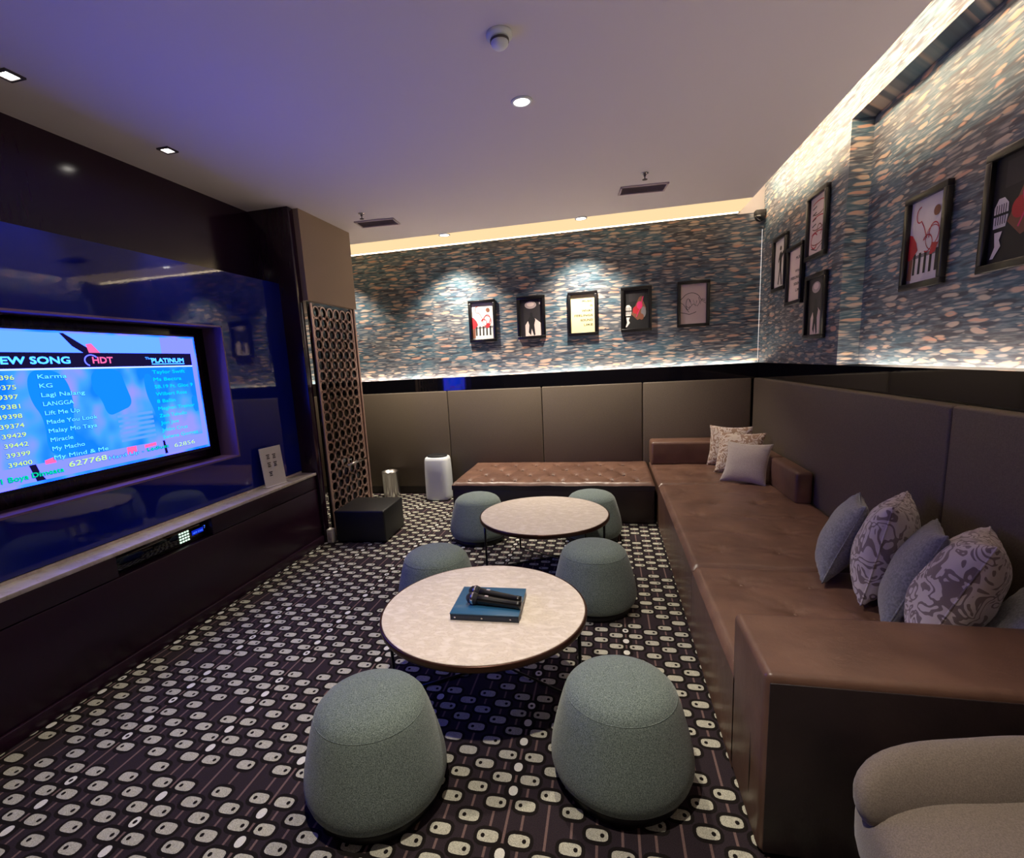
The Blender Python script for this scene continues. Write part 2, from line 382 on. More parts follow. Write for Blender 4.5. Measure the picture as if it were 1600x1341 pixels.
# back wall: structure, flecked paper above, black glass band, padded panels below
YB = 5.40
b = MB(); b.box(-3.75, 1.75, 5.62, 5.72, 0, 3.09); struct(b.build('wall_back', M['ceiling']))
b = MB(); b.box(-3.70, 1.44, YB, YB + 0.02, 1.322, 2.705); struct(b.build('wall_back_paper', M['paper']))
b = MB(); b.box(-3.70, 1.46, YB + 0.02, 5.62, 0.0, 2.69); struct(b.build('wall_back_core', M['black']))
b = MB(); b.box(-3.70, 1.43, YB - 0.085, YB, 1.17, 1.310); b.box(-3.70, 1.43, YB - 0.085, YB - 0.080, 1.310, 1.323)
bg = b.build('trim_2', M['blackglass']); struct(bg)
def panel_row(name, cuts, y0, y1, z0, z1, along='x'):
    obs = []
    for a, c in zip(cuts[:-1], cuts[1:]):
        b = MB()
        if along == 'x': b.box(a + 0.003, c - 0.003, y0, y1, z0, z1, bev=0.012)
        else: b.box(y0, y1, a + 0.003, c - 0.003, z0, z1, bev=0.012)
        obs.append(b.build(name, M['panel']))
    return obs
labs = ['padded wall panel behind the lattice screen in the far left recess', 'padded taupe wall panel left of the air purifier behind the chrome bin',
        'padded taupe wall panel behind the left half of the tufted bench', 'padded taupe wall panel behind the right half of the tufted bench',
        'padded taupe wall panel behind the sofa in the far corner']
for o, l in zip(panel_row('wall_panel', [-3.70, -2.80, -1.735, -0.685, 0.345, 1.36], YB - 0.105, YB - 0.087, 0.09, 1.18), labs):
    tag(o, l, 'wall panel', 'padded panels along the back wall')
labs = ['long padded wall panel on the sofa wall nearest the far corner', 'padded wall panel on the sofa wall behind the near cushions, cut by the photo edge',
        'padded wall panel on the sofa wall beside the camera']
for o, l in zip(panel_row('wall_panel', [-1.6, 0.6, 2.40, YB - 0.12], 1.37, 1.435, 0.05, 1.18, 'y')[::-1], labs):
    tag(o, l, 'wall panel', 'padded panels along the sofa wall')
b = MB(); b.box(-3.70, 1.36, YB - 0.085, YB - 0.02, 0, 0.09); struct(b.build('baseboard_back', M['skirt']))
# right wall with a shallow niche
b = MB(); b.box(1.62, 1.75, -1.7, 5.62, 0, 3.09); struct(b.build('wall_right', M['black']))
NY, NT = 3.67, 2.765
b = MB()
b.box(1.44, 1.62, NY, YB + 0.0, 1.322, 3.04)          # flush part by the corner
b.box(1.44, 1.62, -1.6, NY, NT, 3.04)                  # head above the niche
b.box(1.56, 1.62, -1.6, NY, 1.322, NT)                 # niche back
struct(b.build('wall_right_paper', M['paper']))
b = MB(); b.box(1.437, 1.62, -1.6, YB - 0.045, 0, 1.17); struct(b.build('wall_right_core', M['black']))
b = MB(); b.box(1.43, 1.436, -1.6, YB - 0.087, 1.17, 1.322); b.box(1.436, 1.455, -1.6, YB - 0.087, 1.17, 1.30); b.box(1.455, 1.62, -1.6, YB - 0.045, 1.17, 1.30)
struct(b.build('trim_3', M['blackglass']))
# left side: wall, rear wall
b = MB(); b.box(-3.75, -2.76, -1.7, 3.69, 0, HC); struct(b.build('wall_left', M['plumgloss']))
b = MB(); b.box(-3.85, -3.70, 3.69, 5.62, 0, HC); struct(b.build('wall_left_recess', M['beige']))
b = MB(); b.box(-3.75, 1.75, -1.8, -1.7, 0, 3.09); struct(b.build('wall_rear', M['beige']))

# LED strips, each in its own slot
b = MB(); b.box(-3.6, 1.22, YB + 0.010, YB + 0.018, 2.722, HC - 0.004)
tag(b.build('cove_light', M['led']), 'warm light strip in the slot above the back wall paper', 'light strip')
b = MB(); b.box(1.163, 1.168, -1.5, 5.35, 2.868, 2.896)
tag(b.build('cove_light', M['led_r']), 'warm light strip hidden in the ceiling slot above the sofa wall', 'light strip')
b = MB(); b.tube([(-3.6, YB - 0.045, 1.3145), (1.41, YB - 0.045, 1.3145)], 0.004, 8)
tag(b.build('ledge_light', M['led_low']), 'light strip glowing up the back wall from the black glass band', 'light strip')
b = MB(); b.tube([(1.490, -1.5, 1.305), (1.490, NY - 0.03, 1.305)], 0.004, 8)
tag(b.build('ledge_light', M['led_low']), 'light strip glowing up inside the wall niche above the sofa', 'light strip')

b = MB(); b.box(-3.68, XC - 0.003, 4.99, YB + 0.003, HC - 0.004, HC - 0.0005)  # emissive sheet in place of the cove light falling on the ceiling
tag(b.build('cove_glow_band', emit('cove_band_glow', (1.0, 0.70, 0.38, 1), 1.0)), 'emissive cream band standing for the cove glow on the ceiling along the back wall', 'light strip')
b = MB(); b.tube([(1.428, YB - 0.01, 1.33), (1.428, YB - 0.01, 2.55)], 0.002, 6)
tag(b.build('corner_light', emit('corner_glow', (1.0, 0.92, 0.85, 1), 1.0)), 'thin vertical light line in the corner of the back wall and sofa wall', 'light strip')
# column, bulkhead, lattice door
b = MB(); b.box(-3.6, -2.40, 3.69, 3.765, 0, HC, bev=0.004); struct(b.build('trim_4', M['plumgloss']), )
b = MB(); b.box(-3.70, -2.357, 3.767, 4.58, 2.035, HC); struct(b.build('trim_5', M['beige']))

# ------------------------------------------------------------------ TV wall
GX = -2.55
b = MB()
oy0, oy1, oz0, oz1 = 1.35, 2.995, 0.90, 1.80
for (y0, y1, z0, z1) in ((-1.65, oy0, 0.64, 2.17), (oy1, 3.688, 0.64, 2.17), (oy0, oy1, 0.64, oz0), (oy0, oy1, oz1, 2.17)):
    b.box(GX - 0.006, GX, y0, y1, z0, z1, 0); b.box(-2.759, GX - 0.0065, y0, y1, z0, z1, 1)
o = b.build('wall_left_glass', [M['glowglass'], M['plumgloss']]); struct(o)
M['reveal'] = plain('mauve_reveal', rgb(120, 92, 128), 0.35)
b = MB()
b.box(-2.70, GX + 0.002, oy1 - 0.010, oy1 + 0.001, oz0, oz1); b.box(-2.70, GX + 0.002, oy0 - 0.001, oy0 + 0.01, oz0, oz1)
b.box(-2.70, GX + 0.002, oy0, oy1, oz0 - 0.001, oz0 + 0.010); b.box(-2.70, GX + 0.002, oy0, oy1, oz1 - 0.010, oz1 + 0.001)
struct(b.build('trim_6', M['reveal']))
# television
tv = tag(empty('television', (-2.62, 2.175, 1.0), R(90)), 'large wall television showing a blue song list in the dark glass wall', 'television')
TW, TH = 1.27, 0.715
b = MB(); b.box(-TW / 2 - 0.012, TW / 2 + 0.012, 0.0, 0.05, -0.012, TH + 0.012 + 0.005, bev=0.003); b.build('casing', M['blacksat'], tv)
b = MB(); b.box(-0.3, 0.3, 0.05, 0.138, 0.15, 0.55); b.build('wall_bracket', M['black'], tv)
G = TV_GAIN * 0.5
def tvc(r, g, b_): c = rgb(r, g, b_); return (c[0], c[1] * 1.2, c[2] * TV_BLUE, 1)
def screen_mat():
    m = bpy.data.materials.new('screen_picture'); m.use_nodes = True; nt = m.node_tree; nt.nodes.clear(); L = nt.links.new
    tc = N(nt, 'ShaderNodeTexCoord'); mp = N(nt, 'ShaderNodeMapping'); mp.inputs['Scale'].default_value = (2.2, 1, 1.6); L(tc.outputs['Object'], mp.inputs[0])
    n = N(nt, 'ShaderNodeTexNoise'); n.inputs['Scale'].default_value = 2.0; n.inputs['Detail'].default_value = 2; L(mp.outputs[0], n.inputs['Vector'])
    r = N(nt, 'ShaderNodeValToRGB'); L(n.outputs[0], r.inputs[0]); e = r.color_ramp.elements
    e[0].position = 0.40; e[0].color = tvc(20, 120, 255); e[1].position = 0.62; e[1].color = tvc(150, 140, 250)
    x = e.new(0.5); x.color = tvc(66, 150, 255)
    em = N(nt, 'ShaderNodeEmission'); em.inputs[1].default_value = TV_GAIN * 0.5; L(r.outputs[0], em.inputs[0])
    o = N(nt, 'ShaderNodeOutputMaterial'); L(em.outputs[0], o.inputs[0]); return m
SM = [screen_mat(), emit('s_lilac', tvc(140, 140, 255), G), emit('s_navy', rgb(24, 18, 56), G), emit('s_cyan', tvc(110, 225, 255), G), emit('s_white', tvc(215, 225, 255), G),
      emit('s_yellow', rgb(205, 250, 150), G), emit('s_outline', rgb(6, 30, 130), G), emit('s_teal', rgb(0, 225, 150), G), emit('s_blue', tvc(20, 128, 246), G), emit('s_pink', rgb(255, 110, 180), G),
      emit('s_sky', tvc(110, 165, 255), G), emit('s_skin', tvc(104, 150, 248), G)]
b = MB(); b.box(-TW / 2, TW / 2, -0.003, -0.0004, 0.006, TH + 0.006, 0)
def U(yw): return yw - 2.175            # world Y along the wall to screen x
def Z(zw): return zw - 1.0
def quad(x0, x1, z0, z1, y, mi): b.add([(x0, y, z0), (x1, y, z0), (x1, y, z1), (x0, y, z1)], [(0, 1, 2, 3)], mi)
quad(U(1.55), U(2.80), Z(1.617), Z(1.712), -0.0034, 10); quad(U(2.55), U(2.80), Z(1.617), Z(1.712), -0.0035, 1)
quad(U(2.765), U(2.80), Z(1.02), Z(1.617), -0.0035, 1); quad(U(1.55), U(2.80), Z(1.02), Z(1.10), -0.0034, 1)
# figures in the video behind the list
def blob(pts, y, mi):
    if mi == 8:                                       # round off the soft figures
        for _ in range(3):
            pts = [q for i in range(len(pts)) for q in ((0.75 * pts[i][0] + 0.25 * pts[(i + 1) % len(pts)][0], 0.75 * pts[i][1] + 0.25 * pts[(i + 1) % len(pts)][1]),
                                                        (0.25 * pts[i][0] + 0.75 * pts[(i + 1) % len(pts)][0], 0.25 * pts[i][1] + 0.75 * pts[(i + 1) % len(pts)][1]))]
    b.add([(U(p), y, Z(q)) for p, q in pts], [tuple(range(len(pts)))], mi)
blob([(1.80, 1.53), (1.90, 1.54), (1.97, 1.50), (1.99, 1.38), (1.95, 1.20), (1.97, 1.12), (1.82, 1.12), (1.84, 1.30), (1.79, 1.40)], -0.0037, 8)
blob([(2.10, 1.535), (2.26, 1.535), (2.28, 1.44), (2.31, 1.33), (2.22, 1.30), (2.15, 1.28), (2.13, 1.38), (2.09, 1.42)], -0.0037, 8)
blob([(2.40, 1.50), (2.45, 1.50), (2.47, 1.42), (2.49, 1.28), (2.50, 1.16), (2.46, 1.17), (2.43, 1.30), (2.40, 1.38)], -0.0037, 8)
blob([(2.71, 1.34), (2.76, 1.36), (2.77, 1.26), (2.73, 1.24)], -0.0037, 8)
for q in range(6): blob([(2.20, 1.28 - q * 0.027), (2.42, 1.285 - q * 0.027), (2.42, 1.27 - q * 0.027), (2.20, 1.267 - q * 0.027)], -0.0038, 11)
blob([(1.98, 1.712), (2.00, 1.712), (2.11, 1.64), (2.15, 1.617), (2.08, 1.617), (2.03, 1.65)], -0.0038, 2)
blob([(2.10, 1.66), (2.13, 1.665), (2.17, 1.617), (2.11, 1.617)], -0.0039, 9)
# header bar
quad(U(1.56), U(2.765), Z(1.543), Z(1.617), -0.0040, 2); quad(U(1.56), U(2.765), Z(1.535), Z(1.543), -0.0040, 4)
def T(t, y0, y1, z, h, mi, al='l', bold=0.0, ol=True):
    wd = y1 - y0
    if ol: 
        for dx, dz in ((-.0025, 0), (.0025, 0), (0, -.0025), (0, .0025)): put_text(b, t, U(y0) + dx, Z(z) + dz, wd, h, -0.0044, 6)
    put_text(b, t, U(y0), Z(z), wd, h, -0.0048, mi, 'l', bold)
T('NEW SONG', 1.655, 2.005, 1.563, 0.034, 3, bold=0.003, ol=False)
T('HDT', 2.12, 2.23, 1.562, 0.034, 9, bold=0.003, ol=False)
ring = [(U(2.115 + 0.035 * math.cos(t)), -0.0046, Z(1.578 + 0.028 * math.sin(t))) for t in [PI * 0.2 + k * PI * 0.09 for k in range(14)]]
b.tube(ring, 0.003, 6, 1)
T('The', 2.43, 2.475, 1.582, 0.014, 3, ol=False); T('PLATINUM', 2.47, 2.70, 1.562, 0.026, 3, bold=0.003, ol=False); quad(U(2.47), U(2.705), Z(1.552), Z(1.557), -0.0045, 3)
nums = ['39396', '39375', '39397', '39381', '39398', '39374', '39429', '39442', '39399', '39400']
tits = ['Karma', 'KG', 'Lagi Nalang', 'LANGGA', 'Lift Me Up', 'Made You Look', 'Malay Mo Taya', 'Miracle', 'My Macho', 'My Mind & Me']
arts = ['Taylor Swift', 'Ms Bectra', 'SB.19 Ft. Gloc 9', 'Wilbert Ross', '8 Ballin', 'Meghan Trainor', 'Zack Tabudlo', 'Jon Joe', 'Jrldm Cruz', 'Selena Gomez']
tw_ = [0.132, 0.058, 0.205, 0.142, 0.162, 0.245, 0.235, 0.105, 0.155, 0.272]
aw_ = [0.235, 0.20, 0.28, 0.225, 0.13, 0.27, 0.20, 0.13, 0.19, 0.265]
for i in range(10):
    zz = 1.494 - i * 0.0432
    T(nums[i], 1.650, 1.746, zz, 0.021, 5, bold=0.001); T(tits[i], 1.843, 1.843 + tw_[i], zz, 0.021, 3, bold=0.001)
    T(arts[i], 2.462, 2.462 + aw_[i], zz + 0.004, 0.021, 7, bold=0.001, ol=False)
T('1 Boya Dimeata', 1.61, 1.875, 1.040, 0.024, 7, bold=0.0015); T('627768', 1.903, 2.097, 1.055, 0.028, 5, bold=0.0015)
T('Hard Up -', 2.11, 2.32, 1.052, 0.020, 3); T('Ledlust', 2.343, 2.49, 1.055, 0.020, 7, bold=0.001); T('62856', 2.53, 2.688, 1.045, 0.026, 5, bold=0.001)
blob([(1.73, 1.10), (1.76, 1.10), (1.77, 1.06), (1.79, 1.02), (1.75, 1.02), (1.74, 1.06)], -0.0041, 2); blob([(2.455, 1.10), (2.47, 1.10), (2.48, 1.02), (2.46, 1.02)], -0.0041, 2)
blob([(2.22, 1.10), (2.28, 1.10), (2.28, 1.06), (2.22, 1.06)], -0.0040, 9); blob([(1.80, 1.11), (1.85, 1.12), (1.85, 1.09), (1.80, 1.09)], -0.0040, 9); blob([(2.33, 1.095), (2.41, 1.10), (2.41, 1.08), (2.33, 1.075)], -0.0040, 9)
scr = raw_build(b, 'screen', SM, tv); scr['label'] = 'lit blue and lilac screen listing new songs'

# console under the television
cs = tag(empty('console', (-2.42, 1.0, 0)), 'long dark plum wood console with a pale stone top under the television', 'console')
b = MB(); b.box(-0.31, 0.0, -2.6, 2.685, 0.067, 0.485, bev=0.003)
b.box(-0.31, 0.0, -2.6, 0.89, 0.490, 0.598, bev=0.003); b.box(-0.31, 0.0, 1.52, 2.685, 0.490, 0.598, bev=0.003); b.box(-0.31, -0.10, 0.89, 1.52, 0.49, 0.598)
b.build('body', M['plum'], cs)
b = MB(); b.box(-0.31, 0.012, -2.6, 2.685, 0.0, 0.066, bev=0.003); b.build('plinth', M['plum'], cs)
b = MB(); b.box(-0.129, 0.008, -2.6, 2.685, 0.600, 0.622, bev=0.003); b.box(-0.335, -0.131, -2.6, 2.685, 0.600, 0.636); b.build('stone_top', M['stone'], cs)
# karaoke player in its slot
kp = tag(empty('karaoke_player', (-2.455, 2.205, 0.4905), R(90)), 'black player with lit keypad and blue display in the console slot', 'karaoke player')
b = MB(); b.box(-0.30, 0.30, 0.0, 0.055, 0.0, 0.100, bev=0.004); kc = b.build('casing', M['blackglass'], kp)
for i in range(4):
    for j in range(4):
        b = MB(); b.box(0.098 + i * 0.019, 0.109 + i * 0.019, -0.004, 0.001, 0.018 + j * 0.017, 0.027 + j * 0.017); b.build('key', M.setdefault('key', emit('key_glow', rgb(215, 250, 225), 1.3)), kc)
b = MB(); b.box(0.19, 0.275, -0.003, 0.001, 0.035, 0.062, 0)
put_text(b, 'NEW SONG', 0.195, 0.041, 0.075, 0.012, -0.0035, 1); put_text(b, '7', 0.282, 0.05, 0.01, 0.02, -0.0035, 1)
b.build('display', [emit('disp', rgb(14, 40, 190), 0.9), emit('disp_text', rgb(70, 120, 255), 1.5)], kp)
# sign card on the ledge
sg = tag(empty('table_sign', (-2.478, 3.25, 0.6240), R(83)), 'white sign card standing on the stone ledge beside the television', 'sign')
b = MB(); b.add([(-0.105, 0, 0), (0.105, 0, 0), (0.105, 0.022, 0.295), (-0.105, 0.022, 0.295), (-0.105, 0.006, 0), (0.105, 0.006, 0), (0.105, 0.028, 0.295), (-0.105, 0.028, 0.295)],
    [(0, 1, 2, 3), (4, 7, 6, 5), (0, 4, 5, 1), (3, 2, 6, 7), (0, 3, 7, 4), (1, 5, 6, 2)], 0)
for cx, cz, q in ((-0.035, 0.225, 0), (0.025, 0.222, 1), (-0.035, 0.165, 2), (0.025, 0.162, 3), (-0.035, 0.095, 4)):
    yy = lambda z: 0.022 * z / 0.295 - 0.0012
    for k in range(3):
        z1_ = cz + 0.018 - k * 0.013; wdt = (0.017, 0.012, 0.015)[k]
        b.add([(cx - wdt, yy(z1_), z1_), (cx + wdt, yy(z1_), z1_), (cx + wdt, yy(z1_ - 0.008), z1_ - 0.008), (cx - wdt, yy(z1_ - 0.008), z1_ - 0.008)], [(0, 1, 2, 3)], 1)
b.build('card', [M['whitewarm'], M['darkgrey']], sg)
b = MB(); b.box(-0.105, 0.105, -0.012, 0.04, -0.0005, 0.004, bev=0.001); b.build('foot', M['whitewarm'], sg)

# ------------------------------------------------------------------ lattice screen
ls = tag(empty('lattice_screen', (-2.385, 4.17, 0)), 'glass door with a champagne ring lattice beside the dark column', 'screen door')
b = MB(); b.box(-0.004, 0.004, -0.385, 0.375, 0.01, 2.03); b.build('glass_pane', M['pane'], ls)
b = MB(); b.box(-0.015, 0.015, 0.375, 0.40, 0.0, 2.034, bev=0.003); b.build('edge_stile', M['champagne'], ls)
b = MB()
def ring_yz(mb, y, z, r, wd, th, n=20, ey=1.0):
    vs = []; fs = []
    for i in range(n):
        t = 2 * PI * i / n
        for rad in (r - wd / 2, r + wd / 2):
            for x in (-th / 2, th / 2): vs.append((x + 0.012, y + rad * math.cos(t) * ey, z + rad * math.sin(t)))
    for i in range(n):
        j = (i + 1) % n; a = i * 4; c = j * 4
        fs += [(a, a + 1, c + 1, c), (a + 2, c + 2, c + 3, a + 3), (a, c, c + 2, a + 2), (a + 1, a + 3, c + 3, c + 1)]
    mb.add(vs, fs, 0, False)
ny = 6; dy = 0.66 / ny
for j in range(22):
    zc = 1.95 - j * 0.088
    for i in range(ny):
        ring_yz(b, -0.34 + dy * (i + 0.5), zc, 0.049, 0.010, 0.008)
        if i < ny - 1: ring_yz(b, -0.34 + dy * (i + 1.0), zc - 0.044, 0.026, 0.012, 0.008, 12)
b.box(0.007, 0.017, -0.36, -0.335, 0.02, 2.02); b.box(0.007, 0.017, 0.318, 0.335, 0.02, 2.02)
b.build('ring_lattice', M['champagne'], ls)
b = MB(); b.tube([(0.05, -0.10, 0.60), (0.05, 0.26, 0.60)], 0.010, 10); b.tube([(0.05, -0.06, 0.60), (0.005, -0.06, 0.60)], 0.007, 8); b.tube([(0.05, 0.22, 0.60), (0.005, 0.22, 0.60)], 0.007, 8)
b.build('pull_bar', M['chrome'], ls)

# ------------------------------------------------------------------ ceiling fittings
def downlight(x, y, label, square=False, energy=60, size=95, blend=0.6, aim=None, r=0.045):
    t = tag(empty('downlight', (x, y, HC)), label, 'downlight', 'ceiling downlights')
    b = MB()
    if square:
        for s_ in ((-r - .012, r + .012, -r - .012, -r), (-r - .012, r + .012, r, r + .012), (-r - .012, -r, -r, r), (r, r + .012, -r, r)): b.box(s_[0], s_[1], s_[2], s_[3], -0.008, -0.0005)
        b.build('trim_ring', M['darkgrey'], t); b = MB(); b.box(-r, r, -r, r, -0.004, -0.001); b.build('lens', M['lamp'], t)
    else:
        b.lathe([(r, -0.001), (r, -0.008), (r + 0.012, -0.006), (r + 0.014, -0.001)], n=28); b.build('trim_ring', M['white'], t)
        b = MB(); b.lathe([(0.001, -0.006), (r * 0.6, -0.0055), (r, -0.004), (r, -0.001)], n=28); b.build('lens', M['lamp'], t)
    ld = bpy.data.lights.new('downlight_beam', 'SPOT'); ld.energy = energy; ld.spot_size = R(size); ld.spot_blend = blend; ld.color = SPOTC; ld.shadow_soft_size = 0.035
    lo = bpy.data.objects.new('beam', ld); C.objects.link(lo); lo.location = (0, 0, -0.02); lo.parent = t
    if aim: lo.rotation_euler = Vector((aim[0] - x, aim[1] - y, aim[2] - HC)).to_track_quat('-Z', 'Y').to_euler()
    return t
downlight(-0.40, 2.74, 'bright round downlight in the middle of the ceiling', energy=125, size=84, r=0.040)
downlight(-1.56, 5.03, 'left one of two downlights along the back wall', energy=230, size=104, blend=0.9, aim=(-1.50, 5.26, 0))
downlight(-0.22, 5.01, 'right one of two downlights along the back wall', energy=230, size=104, blend=0.9, aim=(-0.22, 5.26, 0))
downlight(-2.40, 1.82, 'square downlight nearest the camera above the television ledge', True, energy=26, size=48, r=0.028, aim=(-2.46, 1.84, 0))
downlight(-2.40, 2.60, 'square downlight above the far part of the television ledge', True, energy=26, size=48, r=0.026, aim=(-2.46, 2.62, 0))
downlight(-0.40, 0.75, 'downlight above the near stools, behind the top edge of the photo', energy=150, size=90)
downlight(-3.0, 5.0, 'unseen downlight added behind the lattice door to light the left end of the back wall', energy=110, aim=(-2.85, 5.25, 0.3))  # added lamp, hidden by the bulkhead, brightens the left of the back wall
downlight(-2.40, 0.9, 'square downlight above the console, out of the photo', True, energy=20, size=48, r=0.026, aim=(-2.46, 0.9, 0))
# smoke detector
t = tag(empty('smoke_detector', (-0.40, 2.20, HC)), 'small white smoke detector on the ceiling near the top of the photo', 'smoke detector')
b = MB(); b.lathe([(0.052, 0), (0.052, -0.012), (0.046, -0.018), (0.001, -0.018)], n=32); b.build('base', M['white'], t)
b = MB(); b.lathe([(0.036, -0.018), (0.034, -0.040), (0.024, -0.050), (0.001, -0.052)], n=32); b.build('head', M['white'], t)
b = MB(); b.lathe([(0.0375, -0.022), (0.0375, -0.030), (0.034, -0.030)], n=32); b.build('slot', M['darkgrey'], t)
# vents and sprinklers
def vent(x, y, label):
    t = tag(empty('air_vent', (x, y, HC), R(5)), label, 'vent', 'ceiling vents')
    b = MB(); w_, d_ = 0.18, 0.095
    for q in ((-w_, w_, -d_, -d_ + .014), (-w_, w_, d_ - .014, d_), (-w_, -w_ + .014, -d_, d_), (w_ - .014, w_, -d_, d_)): b.box(q[0], q[1], q[2], q[3], -0.010, -0.0005)
    b.build('frame', M['ventm'], t)
    b = MB(); b.box(-w_, w_, -d_, d_, -0.002, -0.0004); b.build('backing', M['ventd'], t)
    b = MB()
    for k in range(8):
        y0 = -d_ + 0.02 + k * 0.021; b.add([(-w_ + .014, y0, -0.009), (w_ - .014, y0, -0.009), (w_ - .014, y0 + 0.015, -0.003), (-w_ + .014, y0 + 0.015, -0.003)], [(0, 1, 2, 3)])
    b.build('louvres', M['ventm'], t)
vent(0.29, 4.37, 'grey ceiling vent on the right, above the sofa corner')
vent(-1.97, 4.38, 'grey ceiling vent on the left, beside the taupe bulkhead')
def sprinkler(x, y, label):
    t = tag(empty('sprinkler', (x, y, HC)), label, 'sprinkler', 'ceiling sprinklers')
    b = MB(); b.lathe([(0.028, -0.0005), (0.026, -0.006), (0.010, -0.008), (0.001, -0.008)], n=20); b.build('rosette', M['chrome'], t)
    b = MB(); b.lathe([(0.009, -0.006), (0.009, -0.022), (0.004, -0.026), (0.004, -0.042), (0.018, -0.044), (0.018, -0.047), (0.001, -0.047)], n=16); b.build('head', M['darkgrey'], t)
sprinkler(0.28, 4.02, 'small sprinkler head in front of the right ceiling vent')
sprinkler(-1.97, 4.08, 'small sprinkler head in front of the left ceiling vent')
# camera dome in the corner
t = tag(empty('corner_camera', (1.40, 5.34, 2.66)), 'small dark corner camera high in the far right corner', 'camera')
b = MB(); b.box(-0.05, 0.04, -0.02, 0.06, 0.0, 0.05, bev=0.006); b.build('mount', M['black'], t)
b = MB(); b.lathe([(0.001, -0.055), (0.028, -0.045), (0.045, -0.02), (0.048, 0.0)], (-0.01, 0.0, 0.0), 24); b.build('dome', M['blackglass'], t)

